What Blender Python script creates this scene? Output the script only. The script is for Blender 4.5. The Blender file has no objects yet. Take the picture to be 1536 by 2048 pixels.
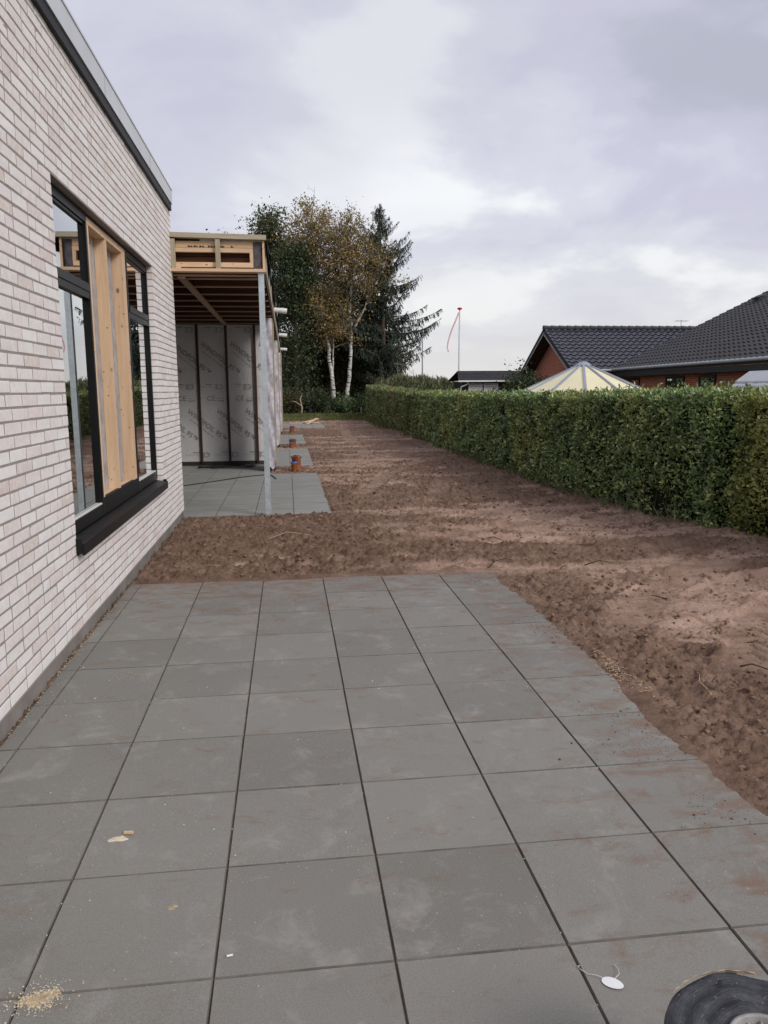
import bpy, math, random
import numpy as np
from mathutils import Vector, Matrix

random.seed(7)
RNG = np.random.default_rng(11)
scene = bpy.context.scene
COL = scene.collection
R = math.radians

# ------------------------------------------------------------------ camera
cam_data = bpy.data.cameras.new('camera')
cam = bpy.data.objects.new('camera', cam_data)
COL.objects.link(cam)
CAM = Vector((1.2416, -6.4092, 1.5762))
YAW, PITCH, ROLL = R(7.026), R(8.997), R(-0.4166)
_f = Vector((math.sin(YAW)*math.cos(PITCH), math.cos(YAW)*math.cos(PITCH), -math.sin(PITCH)))
_r = Vector((math.cos(YAW), -math.sin(YAW), 0))
_u = _r.cross(_f)
_rr = math.cos(ROLL)*_r + math.sin(ROLL)*_u
_uu = -math.sin(ROLL)*_r + math.cos(ROLL)*_u
cam.matrix_world = Matrix(((_rr.x, _uu.x, -_f.x, CAM.x), (_rr.y, _uu.y, -_f.y, CAM.y), (_rr.z, _uu.z, -_f.z, CAM.z), (0, 0, 0, 1)))
cam_data.sensor_fit = 'VERTICAL'
cam_data.sensor_height = 24
cam_data.sensor_width = 18
cam_data.lens = 18.007
cam_data.clip_start = 0.05
cam_data.clip_end = 2000
scene.camera = cam

# ------------------------------------------------------------------ sky, sun, exposure
SKX, SKY_ = 9.45, 8.36
SUN_DIR = Vector((0.58, -0.58, 0.56)).normalized()
w = bpy.data.worlds.new('World')
scene.world = w
w.use_nodes = True
nt = w.node_tree
nt.nodes.clear()
def N(t, **k):
    n = nt.nodes.new(t)
    for a, b in k.items():
        setattr(n, a, b)
    return n
def M_(op, a, b=None, clamp=False):
    n = N('ShaderNodeMath', operation=op, use_clamp=clamp)
    for i, v in enumerate((a, b)):
        if v is None: continue
        if isinstance(v, (int, float)): n.inputs[i].default_value = v
        else: nt.links.new(v, n.inputs[i])
    return n.outputs[0]
def MIX(f, a, b):
    n = N('ShaderNodeMix', data_type='RGBA')
    for s, v in ((0, f), (6, a), (7, b)):
        if isinstance(v, (int, float)): n.inputs[s].default_value = v
        elif isinstance(v, tuple): n.inputs[s].default_value = v + (1,)
        else: nt.links.new(v, n.inputs[s])
    return n.outputs[2]
tc = N('ShaderNodeTexCoord')
sep = N('ShaderNodeSeparateXYZ'); nt.links.new(tc.outputs['Generated'], sep.inputs[0])
zc = M_('MAXIMUM', sep.outputs[2], 0.0)
den = M_('ADD', zc, 0.30)
comb = N('ShaderNodeCombineXYZ')
nt.links.new(M_('DIVIDE', sep.outputs[0], den), comb.inputs[0])
nt.links.new(M_('DIVIDE', sep.outputs[1], den), comb.inputs[1])
comb.inputs[2].default_value = 3.3
def NOISE(scale, detail, rough, dist=0.0, off=(0, 0, 0)):
    mp = N('ShaderNodeMapping'); mp.inputs['Location'].default_value = off
    nt.links.new(comb.outputs[0], mp.inputs[0])
    n = N('ShaderNodeTexNoise')
    n.inputs['Scale'].default_value = scale; n.inputs['Detail'].default_value = detail
    n.inputs['Roughness'].default_value = rough; n.inputs['Distortion'].default_value = dist
    nt.links.new(mp.outputs[0], n.inputs['Vector'])
    return n.outputs[0]
def RAMP(fac, stops, interp='EASE'):
    r = N('ShaderNodeValToRGB'); r.color_ramp.interpolation = interp
    e = r.color_ramp.elements
    while len(e) < len(stops): e.new(0.5)
    for q, (p, c) in zip(e, stops):
        q.position = p; q.color = c + (1,)
    nt.links.new(fac, r.inputs[0])
    return r.outputs[0]
n1 = NOISE(1.9, 8, 0.52, 0.25, (SKX, SKY_, 0))
n2 = NOISE(0.9, 4, 0.5, 0.0, (4.0, 1.3, 0))
cl = RAMP(n1, [(0.30, (0.46, 0.475, 0.56)), (0.44, (0.59, 0.58, 0.705)), (0.53, (0.68, 0.685, 0.775)), (0.66, (0.92, 0.93, 0.945))])
cl = MIX(RAMP(n2, [(0.42, (0, 0, 0)), (0.66, (0.5, 0.5, 0.5))]), cl, (0.56, 0.56, 0.655))
hz = M_('POWER', M_('SUBTRACT', 1.0, M_('MULTIPLY', zc, 4.2, True), True), 1.6)
cl = MIX(hz, cl, (0.755, 0.745, 0.725))
sky = N('ShaderNodeTexSky'); sky.sky_type = 'NISHITA'; sky.sun_disc = False
sky.sun_elevation = math.asin(SUN_DIR.z); sky.sun_rotation = math.atan2(SUN_DIR.x, SUN_DIR.y)
b1 = N('ShaderNodeBackground'); nt.links.new(sky.outputs[0], b1.inputs[0]); b1.inputs[1].default_value = 0.06
b2 = N('ShaderNodeBackground'); nt.links.new(cl, b2.inputs[0]); b2.inputs[1].default_value = 0.755
mx = N('ShaderNodeMixShader'); mx.inputs[0].default_value = 0.90
nt.links.new(b1.outputs[0], mx.inputs[1]); nt.links.new(b2.outputs[0], mx.inputs[2])
wo = N('ShaderNodeOutputWorld'); nt.links.new(mx.outputs[0], wo.inputs[0])

sd = bpy.data.lights.new('sun', 'SUN'); sd.energy = 1.5; sd.angle = R(24); sd.color = (1.0, 0.965, 0.92)
sun = bpy.data.objects.new('sun', sd); COL.objects.link(sun)
sun.rotation_euler = SUN_DIR.to_track_quat('Z', 'Y').to_euler()
sun.location = (20, -20, 30)
scene.view_settings.view_transform = 'Standard'
scene.view_settings.look = 'None'
scene.view_settings.gamma = 1
scene.view_settings.use_curve_mapping = False
scene.view_settings.exposure = 0.55
scene.render.resolution_x = 768
scene.render.resolution_y = 1024

# ------------------------------------------------------------------ helpers
def tag(o, label=None, cat=None, group=None, kind=None):
    if label: o['label'] = label
    if cat: o['category'] = cat
    if group: o['group'] = group
    if kind: o['kind'] = kind
    return o
def empty(name, loc, label=None, cat=None, group=None, kind=None):
    o = bpy.data.objects.new(name, None); COL.objects.link(o); o.location = loc
    o.empty_display_size = 0.1
    return tag(o, label, cat, group, kind)
def wloc(o):
    v = Vector((0, 0, 0))
    while o is not None:
        v += o.location; o = o.parent
    return v
def link(name, me, mat=None, parent=None, smooth=False, loc=None):
    o = bpy.data.objects.new(name, me); COL.objects.link(o)
    if mat is not None and not me.materials: me.materials.append(mat)
    if parent is not None: o.parent = parent
    if loc is not None: o.location = loc
    if smooth: me.polygons.foreach_set('use_smooth', [True]*len(me.polygons))
    return o
class MB:
    def __init__(s): s.v = []; s.f = []
    def add(s, vs, fs):
        b = len(s.v); s.v += [tuple(map(float, q)) for q in vs]; s.f += [tuple(b+i for i in q) for q in fs]; return s
    def box(s, x0, x1, y0, y1, z0, z1):
        x0, x1 = min(x0, x1), max(x0, x1); y0, y1 = min(y0, y1), max(y0, y1); z0, z1 = min(z0, z1), max(z0, z1)
        return s.add([(x0,y0,z0),(x1,y0,z0),(x1,y1,z0),(x0,y1,z0),(x0,y0,z1),(x1,y0,z1),(x1,y1,z1),(x0,y1,z1)],
                     [(0,3,2,1),(4,5,6,7),(0,1,5,4),(1,2,6,5),(2,3,7,6),(3,0,4,7)])
    def obox(s, c, ax, ay, az):
        c, ax, ay, az = map(Vector, (c, ax, ay, az))
        vs = [c+i*ax+j*ay+k*az for k in (-1, 1) for i, j in ((-1,-1),(1,-1),(1,1),(-1,1))]
        return s.add(vs, [(0,3,2,1),(4,5,6,7),(0,1,5,4),(1,2,6,5),(2,3,7,6),(3,0,4,7)])
    def bar(s, a, b, wd, ht, up=(0,0,1)):
        a, b = Vector(a), Vector(b); d = b-a; L = d.length; d = d/L; up = Vector(up)
        sd = d.cross(up)
        if sd.length < 1e-4: sd = d.cross(Vector((1,0,0)))
        sd.normalize(); u = sd.cross(d)
        return s.obox((a+b)/2, d*L/2, sd*wd/2, u*ht/2)
    def tube(s, pts, rad, n=8, cap=True):
        pts = [Vector(p) for p in pts]; m = len(pts)
        rad = [float(rad)]*m if isinstance(rad, (int, float)) else [float(q) for q in rad]
        ref = Vector((0.3, 0.2, 1)).normalized(); rings = []
        for i, p in enumerate(pts):
            d = (pts[min(i+1, m-1)]-pts[max(i-1, 0)]).normalized()
            a = d.cross(ref)
            if a.length < 0.05: a = d.cross(Vector((1, 0, 0)))
            a.normalize(); b = d.cross(a)
            rings.append([p+rad[i]*(math.cos(2*math.pi*k/n)*a+math.sin(2*math.pi*k/n)*b) for k in range(n)])
        vs = [q for r in rings for q in r]; fs = []
        for i in range(m-1):
            for k in range(n):
                fs.append((i*n+k, i*n+(k+1) % n, (i+1)*n+(k+1) % n, (i+1)*n+k))
        if cap:
            fs.append(tuple(range(n-1, -1, -1))); fs.append(tuple((m-1)*n+k for k in range(n)))
        return s.add(vs, fs)
    def lathe(s, c, prof, n=48):
        c = Vector(c); m = len(prof); vs = []; fs = []
        for r, z in prof:
            for k in range(n):
                a = 2*math.pi*k/n; vs.append(c+Vector((r*math.cos(a), r*math.sin(a), z)))
        for i in range(m-1):
            for k in range(n):
                fs.append((i*n+k, i*n+(k+1) % n, (i+1)*n+(k+1) % n, (i+1)*n+k))
        return s.add(vs, fs)
    def prism(s, poly, thick):
        n = len(poly); poly = [Vector(p) for p in poly]; t = Vector(thick)
        return s.add(poly+[p+t for p in poly], [tuple(range(n-1, -1, -1)), tuple(range(n, 2*n))]+[(i, (i+1) % n, n+(i+1) % n, n+i) for i in range(n)])
    def mesh(s, name, off=(0, 0, 0)):
        me = bpy.data.meshes.new(name); ox, oy, oz = off
        me.from_pydata([(x-ox, y-oy, z-oz) for x, y, z in s.v], [], s.f); me.update(); return me
    def build(s, name, mat, parent=None, smooth=False):
        off = wloc(parent) if parent is not None else (0, 0, 0)
        return link(name, s.mesh(name, off), mat, parent, smooth)
def B(x0, x1, y0, y1, z0, z1): return MB().box(x0, x1, y0, y1, z0, z1)
def npmesh(name, V, F):
    V = np.asarray(V, np.float32); F = np.asarray(F, np.int32); k = F.shape[1]
    me = bpy.data.meshes.new(name)
    me.vertices.add(len(V)); me.vertices.foreach_set('co', V.ravel())
    me.loops.add(F.size); me.loops.foreach_set('vertex_index', F.ravel())
    me.polygons.add(len(F)); me.polygons.foreach_set('loop_start', np.arange(0, F.size, k, dtype=np.int32))
    me.update(calc_edges=True)
    return me
_LAT = np.random.default_rng(5).random((64, 64))
def vn(x, y, seed=0):
    x = np.asarray(x, float)+seed*17.31; y = np.asarray(y, float)+seed*9.77
    i = np.floor(x).astype(int); j = np.floor(y).astype(int); fx = x-i; fy = y-j
    fx = fx*fx*fx*(fx*(fx*6-15)+10); fy = fy*fy*fy*(fy*(fy*6-15)+10)
    g = lambda a, b: _LAT[a % 64, b % 64]
    return ((g(i, j)*(1-fx)+g(i+1, j)*fx)*(1-fy)+(g(i, j+1)*(1-fx)+g(i+1, j+1)*fx)*fy)*2-1
def fbm(x, y, o=4, seed=0, g=0.5):
    t = 0; a = 1; n = 0; c, s = math.cos(.6), math.sin(.6)
    for k in range(o):
        t = t+a*vn(x, y, seed+k*3); n += a; a *= g
        x, y = (x*c-y*s)*2.03, (x*s+y*c)*2.03
    return t/n
def sstep(a, b, x):
    t = np.clip((x-a)/(b-a), 0, 1); return t*t*(3-2*t)

# ------------------------------------------------------------------ materials
class Mat:
    def __init__(s, name, rough=0.7, spec=0.4, metal=0.0):
        m = bpy.data.materials.new(name); m.use_nodes = True; s.m = m; s.nt = m.node_tree
        s.b = s.nt.nodes['Principled BSDF']; s.b.inputs['Roughness'].default_value = rough
        s.b.inputs['Specular IOR Level'].default_value = spec; s.b.inputs['Metallic'].default_value = metal
    def n(s, t, **k):
        q = s.nt.nodes.new(t)
        for a, b in k.items(): setattr(q, a, b)
        return q
    def l(s, a, b): s.nt.links.new(a, b)
    def put(s, sock, v):
        if isinstance(v, tuple): sock.default_value = v+(1,) if len(v) == 3 and sock.type == 'RGBA' else v
        elif isinstance(v, (int, float)): sock.default_value = v
        else: s.l(v, sock)
    def coord(s, kind='pos', scale=(1, 1, 1)):
        if kind == 'pos': o = s.n('ShaderNodeNewGeometry').outputs['Position']
        else: o = s.n('ShaderNodeTexCoord').outputs['Object']
        mp = s.n('ShaderNodeMapping'); mp.inputs['Scale'].default_value = scale; s.l(o, mp.inputs[0]); return mp.outputs[0]
    def noise(s, vec, scale, detail=5, rough=0.55, dist=0.0):
        q = s.n('ShaderNodeTexNoise'); s.l(vec, q.inputs['Vector'])
        q.inputs['Scale'].default_value = scale; q.inputs['Detail'].default_value = detail
        q.inputs['Roughness'].default_value = rough; q.inputs['Distortion'].default_value = dist; return q.outputs[0]
    def ramp(s, fac, stops, interp='LINEAR'):
        r = s.n('ShaderNodeValToRGB'); r.color_ramp.interpolation = interp; e = r.color_ramp.elements
        while len(e) < len(stops): e.new(0.5)
        for q, (p, c) in zip(e, stops):
            q.position = p
            q.color = (c, c, c, 1) if isinstance(c, (int, float)) else c+(1,)
        s.l(fac, r.inputs[0]); return r.outputs[0]
    def math(s, op, a, b=0.0, clamp=False):
        q = s.n('ShaderNodeMath', operation=op, use_clamp=clamp); s.put(q.inputs[0], a); s.put(q.inputs[1], b); return q.outputs[0]
    def mix(s, f, a, b, mode='MIX'):
        q = s.n('ShaderNodeMix', data_type='RGBA', blend_type=mode); s.put(q.inputs[0], f); s.put(q.inputs[6], a); s.put(q.inputs[7], b); return q.outputs[2]
    def rnd(s):
        a = s.n('ShaderNodeObjectInfo').outputs['Random']; b = s.n('ShaderNodeNewGeometry').outputs['Random Per Island']
        return s.math('FRACT', s.math('ADD', s.math('MULTIPLY', a, 7.31), s.math('MULTIPLY', b, 3.17)))
    def bump(s, h, strength=0.3, dist=0.01):
        q = s.n('ShaderNodeBump'); q.inputs['Strength'].default_value = strength; q.inputs['Distance'].default_value = dist
        s.l(h, q.inputs['Height']); s.l(q.outputs[0], s.b.inputs['Normal'])
    def col(s, v): s.put(s.b.inputs['Base Color'], v); return s
    def rough(s, v): s.put(s.b.inputs['Roughness'], v); return s

def simple(name, c, rough=0.6, spec=0.4, metal=0.0, var=0.15, scale=6.0, bump=0.15, bd=0.004):
    q = Mat(name, rough, spec, metal); p = q.coord('pos'); n = q.noise(p, scale, 6, 0.6)
    lo = tuple(max(0, x*(1-var)) for x in c); hi = tuple(min(1, x*(1+var)) for x in c)
    q.col(q.ramp(n, [(0.3, lo), (0.7, hi)]))
    if bump: q.bump(q.noise(p, scale*9, 4, 0.6), bump, bd)
    return q.m

def m_brick():
    q = Mat('pale_brick', 0.85, 0.25); r = q.rnd(); p = q.coord('pos')
    base = q.ramp(r, [(0.0, (0.70, 0.625, 0.605)), (0.18, (0.75, 0.735, 0.71)), (0.34, (0.69, 0.615, 0.60)), (0.50, (0.77, 0.75, 0.735)), (0.66, (0.71, 0.64, 0.62)), (0.80, (0.73, 0.715, 0.69)), (0.92, (0.67, 0.59, 0.56)), (1.0, (0.63, 0.53, 0.475))])
    n = q.noise(p, 14, 6, 0.65)
    base = q.mix(q.ramp(n, [(0.42, 0.0), (0.66, 0.35)]), base, (0.62, 0.52, 0.47))
    n2 = q.noise(p, 32, 5, 0.6)
    base = q.mix(q.ramp(n2, [(0.45, 0.0), (0.75, 0.7)]), base, (0.80, 0.785, 0.77))
    q.col(base); q.bump(q.noise(p, 120, 6, 0.7), 0.5, 0.004); return q.m
def m_redbrick(name):
    q = Mat(name, 0.85, 0.2); g = q.n('ShaderNodeNewGeometry'); sp = q.n('ShaderNodeSeparateXYZ'); q.l(g.outputs['Position'], sp.inputs[0])
    cb = q.n('ShaderNodeCombineXYZ'); q.l(q.math('ADD', sp.outputs[0], sp.outputs[1]), cb.inputs[0]); q.l(sp.outputs[2], cb.inputs[1])
    t = q.n('ShaderNodeTexBrick'); q.l(cb.outputs[0], t.inputs['Vector']); t.inputs['Scale'].default_value = 1.0
    t.inputs['Brick Width'].default_value = 0.24; t.inputs['Row Height'].default_value = 0.0667; t.inputs['Mortar Size'].default_value = 0.008
    t.inputs['Color1'].default_value = (0.30, 0.075, 0.042, 1); t.inputs['Color2'].default_value = (0.40, 0.115, 0.062, 1); t.inputs['Mortar'].default_value = (0.36, 0.25, 0.20, 1)
    q.col(t.outputs[0]); q.bump(t.outputs['Fac'], -0.4, 0.01); return q.m
def m_wood(name, axis, c1, c2, knots=True, rough=0.65):
    q = Mat(name, rough, 0.25); sc = [9.0, 9.0, 9.0]; sc[axis] = 0.55; p = q.coord('pos', tuple(sc))
    n = q.noise(p, 3.2, 6, 0.6, 0.6); base = q.ramp(n, [(0.32, c1), (0.66, c2)])
    base = q.mix(q.math('MULTIPLY', q.rnd(), 0.45), base, tuple(x*0.72 for x in c1))
    if knots:
        sk = [1, 1, 1]; sk[axis] = 0.6; v = q.n('ShaderNodeTexVoronoi'); q.l(q.coord('pos', tuple(sk)), v.inputs['Vector']); v.inputs['Scale'].default_value = 8.0
        base = q.mix(q.ramp(v.outputs['Distance'], [(0.07, 0.85), (0.14, 0.0)]), base, (0.12, 0.055, 0.025))
        v2 = q.n('ShaderNodeTexVoronoi'); q.l(q.coord('pos'), v2.inputs['Vector']); v2.inputs['Scale'].default_value = 17.0
        base = q.mix(q.ramp(v2.outputs['Distance'], [(0.085, 0.9), (0.125, 0.0)]), base, (0.07, 0.04, 0.025))
    q.col(base); q.bump(n, 0.25, 0.003); return q.m
def m_paver():
    q = Mat('concrete_paver', 0.78, 0.3); p = q.coord('pos'); r = q.rnd()
    base = q.ramp(r, [(0, (0.142, 0.136, 0.119)), (0.5, (0.172, 0.165, 0.145)), (1, (0.205, 0.197, 0.175))])
    base = q.mix(q.ramp(q.noise(p, 1.1, 4, 0.5), [(0.35, 0.0), (0.7, 0.3)]), base, (0.25, 0.243, 0.222))
    base = q.mix(q.ramp(q.noise(p, 4.2, 9, 0.72, 0.5), [(0.53, 0.0), (0.70, 0.5)]), base, (0.36, 0.35, 0.32))
    base = q.mix(q.ramp(q.noise(p, 260, 3, 0.6), [(0.4, 0.0), (0.7, 0.5)]), base, (0.33, 0.325, 0.305))
    base = q.mix(q.ramp(q.noise(p, 420, 2, 0.5), [(0.62, 0.0), (0.72, 0.6)]), base, (0.07, 0.068, 0.064))
    gy_ = q.n('ShaderNodeSeparateXYZ'); q.l(q.n('ShaderNodeNewGeometry').outputs['Position'], gy_.inputs[0])
    base = q.mix(q.math('MULTIPLY', q.math('GREATER_THAN', gy_.outputs[1], 2.0), q.ramp(q.noise(p, 1.5, 5, 0.6), [(0.3, 0.3), (0.7, 0.75)])), base, (0.33, 0.33, 0.305))
    # trodden soil: thickest along the outer edge and the edge towards the bare ground
    sp = q.n('ShaderNodeSeparateXYZ'); q.l(q.n('ShaderNodeNewGeometry').outputs['Position'], sp.inputs[0])
    ex = q.math('MULTIPLY', q.math('SUBTRACT', sp.outputs[0], 2.05), 0.75, True)
    ey = q.math('MULTIPLY', q.math('ADD', sp.outputs[1], 1.7), 0.45, True)
    edge = q.math('SUBTRACT', q.math('MULTIPLY', q.math('MAXIMUM', ex, ey), 0.17), q.math('MULTIPLY', q.math('GREATER_THAN', sp.outputs[1], 2.0), 0.20))
    d = q.math('ADD', q.noise(q.coord('pos', (1, 1.7, 1)), 4.2, 10, 0.78, 0.4), edge)
    base = q.mix(q.ramp(d, [(0.56, 0.0), (0.70, 0.85)]), base, (0.19, 0.125, 0.088))
    base = q.mix(q.ramp(q.noise(p, 1.7, 6, 0.7, 1.5), [(0.58, 0.0), (0.72, 0.25)]), base, (0.13, 0.122, 0.105))
    # pale splashes of cement and sawdust
    d2 = q.noise(p, 9, 8, 0.8, 0.6)
    base = q.mix(q.ramp(d2, [(0.67, 0.0), (0.74, 0.6)]), base, (0.42, 0.39, 0.325))
    vo = q.n('ShaderNodeTexVoronoi'); q.l(p, vo.inputs['Vector']); vo.inputs['Scale'].default_value = 34.0
    base = q.mix(q.math('MULTIPLY', q.ramp(vo.outputs['Distance'], [(0.05, 0.8), (0.10, 0.0)]), q.ramp(q.noise(p, 2.0, 2, 0.5), [(0.5, 0.0), (0.62, 1.0)])), base, (0.5, 0.47, 0.4))
    q.col(base); q.rough(q.ramp(q.noise(p, 2.2, 3, 0.5), [(0.3, 0.62), (0.7, 0.86)]))
    q.bump(q.noise(p, 300, 3, 0.7), 0.35, 0.0016); return q.m
def m_soil():
    q = Mat('bare_sandy_soil', 0.95, 0.12); p = q.coord('pos')
    at = q.n('ShaderNodeAttribute'); at.attribute_name = 'packed'; pk = at.outputs['Fac']
    n = q.noise(p, 5, 8, 0.65); n2 = q.noise(p, 60, 5, 0.7)
    dark = q.ramp(n, [(0.3, (0.112, 0.067, 0.045)), (0.55, (0.196, 0.126, 0.089)), (0.75, (0.285, 0.192, 0.141))])
    lite = q.ramp(q.noise(p, 2.2, 6, 0.6), [(0.3, (0.34, 0.222, 0.165)), (0.6, (0.45, 0.31, 0.24)), (0.8, (0.54, 0.385, 0.305))])
    c = q.mix(q.math('ADD', pk, q.math('MULTIPLY', q.math('SUBTRACT', n, 0.5), 0.45), True), dark, lite)
    c = q.mix(q.ramp(n2, [(0.3, 0.42), (0.55, 0.0)]), c, (0.062, 0.038, 0.027))
    c = q.mix(q.ramp(n2, [(0.6, 0.0), (0.8, 0.3)]), c, (0.33, 0.24, 0.18))
    q.col(c); q.bump(q.math('ADD', q.noise(p, 45, 6, 0.7), q.math('MULTIPLY', q.noise(p, 170, 4, 0.7), 0.5)), 0.75, 0.014); return q.m
def m_leaf(name, stops, patch, patch_scale=0.7, rough=0.45, spec=0.45, trans=0.25, pmix=0.7, vary=0):
    q = Mat(name, rough, spec); p = q.coord('pos'); r = q.rnd()
    base = q.ramp(r, stops); n = q.noise(p, patch_scale, 4, 0.6)
    base = q.mix(q.ramp(n, [(0.47, 0.0), (0.70, pmix)]), base, q.mix(r, patch[0], patch[1]))
    if vary: base = q.mix(1.0, base, q.ramp(q.noise(p, vary, 4, 0.6), [(0.32, 0.38), (0.5, 0.9), (0.68, 1.0)]), 'MULTIPLY')
    q.col(base)
    if trans:
        t = q.n('ShaderNodeBsdfTranslucent'); q.l(base, t.inputs[0]); mxs = q.n('ShaderNodeMixShader'); mxs.inputs[0].default_value = trans
        out = q.nt.nodes['Material Output']; q.l(q.b.outputs[0], mxs.inputs[1]); q.l(t.outputs[0], mxs.inputs[2]); q.l(mxs.outputs[0], out.inputs[0])
    return q.m
def m_glass(name='window_glass', tint=(0.80, 0.84, 0.83), boost=2.6):
    q = Mat(name); nt_ = q.nt; out = nt_.nodes['Material Output']; nt_.nodes.remove(q.b)
    fr = q.n('ShaderNodeFresnel'); fr.inputs[0].default_value = 1.52
    gl = q.n('ShaderNodeBsdfGlossy'); gl.inputs['Roughness'].default_value = 0.0; gl.inputs['Color'].default_value = (0.95, 0.97, 0.97, 1)
    tr = q.n('ShaderNodeBsdfTransparent'); tr.inputs[0].default_value = tint+(1,)
    mxs = q.n('ShaderNodeMixShader'); q.l(q.math('MULTIPLY', fr.outputs[0], boost, True), mxs.inputs[0])
    q.l(tr.outputs[0], mxs.inputs[1]); q.l(gl.outputs[0], mxs.inputs[2]); q.l(mxs.outputs[0], out.inputs[0]); return q.m
def m_birch():
    q = Mat('birch_bark', 0.8, 0.2); p = q.coord('pos', (1, 1, 5)); n = q.noise(p, 2.2, 5, 0.65)
    q.col(q.ramp(n, [(0.40, (0.05, 0.045, 0.04)), (0.47, (0.50, 0.48, 0.45)), (0.7, (0.72, 0.71, 0.68))])); return q.m
def m_steel():
    q = Mat('galvanised_steel', 0.45, 0.5, 0.55); p = q.coord('pos'); v = q.n('ShaderNodeTexVoronoi'); q.l(p, v.inputs['Vector']); v.inputs['Scale'].default_value = 28.0
    c = q.mix(q.ramp(q.noise(p, 6, 5, 0.6), [(0.35, 0.0), (0.7, 0.6)]), q.ramp(v.outputs['Color'], [(0, (0.44, 0.50, 0.53)), (1, (0.60, 0.67, 0.70))]), (0.42, 0.45, 0.46))
    q.col(c); return q.m

MT = {}
MT['brick'] = m_brick()
MT['mortar'] = simple('mortar', (0.30, 0.265, 0.245), 0.95, 0.1, 0, 0.12, 20, 0.4, 0.004)
MT['plinth'] = simple('rendered_plinth', (0.20, 0.18, 0.165), 0.9, 0.15, 0, 0.3, 2.5, 0.4, 0.004)
MT['plinth_dark'] = simple('dark_plinth', (0.05, 0.05, 0.048), 0.9, 0.15, 0, 0.3, 4, 0.4, 0.004)
MT['paver'] = m_paver()
MT['soil'] = m_soil()
MT['slab_edge'] = simple('paver_edge_tone', (0.150, 0.140, 0.124), 0.9, 0.15, 0, 0.35, 9, 0.3, 0.002)
MT['ground'] = simple('rough_grass_ground', (0.085, 0.09, 0.04), 0.95, 0.1, 0, 0.4, 0.8, 0.6, 0.02)
MT['zinc'] = simple('zinc_flashing', (0.56, 0.58, 0.60), 0.5, 0.4, 0.15, 0.06, 3, 0.0)
MT['black_board'] = simple('black_board', (0.009, 0.009, 0.0095), 0.55, 0.22, 0, 0.3, 5, 0.1)
MT['black_alu'] = simple('black_aluminium', (0.006, 0.0063, 0.007), 0.4, 0.22, 0, 0.15, 4, 0.0)
MT['sill'] = simple('slate_black_sill', (0.008, 0.0083, 0.009), 0.45, 0.28, 0, 0.4, 12, 0.2)
MT['glass'] = m_glass()
MT['bead'] = simple('pale_glazing_bead', (0.6, 0.6, 0.58), 0.5, 0.4, 0, 0.05, 5, 0)
F1, F2 = (0.60, 0.395, 0.24), (0.77, 0.56, 0.375)
MT['wx'] = m_wood('fresh_pine_x', 0, F1, F2); MT['wy'] = m_wood('fresh_pine_y', 1, F1, F2); MT['wz'] = m_wood('fresh_pine_z', 2, F1, F2)
G1, G2 = (0.33, 0.285, 0.195), (0.48, 0.42, 0.305)
MT['gx'] = m_wood('treated_timber_x', 0, G1, G2, False); MT['gy'] = m_wood('treated_timber_y', 1, G1, G2, False); MT['gz'] = m_wood('treated_timber_z', 2, G1, G2, False)
MT['joist'] = m_wood('shaded_joist_wood', 0, (0.085, 0.034, 0.018), (0.14, 0.06, 0.032), False)  # darkened so that the shade on the joist sides is in the colour
MT['lath'] = m_wood('lath_and_lit_joist_wood', 0, (0.36, 0.235, 0.16), (0.50, 0.345, 0.245), False)  # serves the cross lath and the strips painting joist undersides lit
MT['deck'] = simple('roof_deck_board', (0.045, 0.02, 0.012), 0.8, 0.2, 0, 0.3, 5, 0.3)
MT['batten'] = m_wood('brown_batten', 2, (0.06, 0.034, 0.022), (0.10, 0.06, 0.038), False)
MT['greyboard'] = simple('weathered_grey_board', (0.36, 0.33, 0.31), 0.8, 0.2, 0, 0.25, 8, 0.3)
MT['insul'] = simple('dark_insulation', (0.085, 0.075, 0.085), 0.7, 0.3, 0, 0.5, 9, 0.6, 0.01)
MT['foil'] = simple('white_wind_barrier_foil', (0.66, 0.64, 0.632), 0.5, 0.35, 0, 0.10, 2.5, 0.35, 0.02)
MT['foil_edge'] = simple('creased_lilac_foil', (0.58, 0.55, 0.60), 0.5, 0.35, 0, 0.35, 7, 0.7, 0.03)
MT['ink'] = simple('grey_print_ink', (0.31, 0.30, 0.295), 0.7, 0.2, 0, 0.1, 5, 0)
MT['stencil'] = simple('black_stencil_ink', (0.015, 0.014, 0.014), 0.7, 0.2, 0, 0.1, 5, 0)
MT['membrane'] = simple('black_roofing_membrane', (0.016, 0.018, 0.019), 0.6, 0.35, 0, 0.3, 8, 0.4)
MT['steel'] = m_steel()
MT['pvc'] = simple('white_plastic_pipe', (0.72, 0.72, 0.70), 0.35, 0.5, 0, 0.05, 5, 0)
MT['clay'] = simple('orange_brown_drain_pipe', (0.36, 0.125, 0.055), 0.5, 0.4, 0, 0.25, 9, 0.1)
MT['blue'] = simple('blue_seal_ring', (0.10, 0.16, 0.48), 0.4, 0.4, 0, 0.1, 5, 0)
MT['rubber'] = simple('black_rubber_hose', (0.014, 0.013, 0.013), 0.5, 0.4, 0, 0.2, 9, 0)
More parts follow.
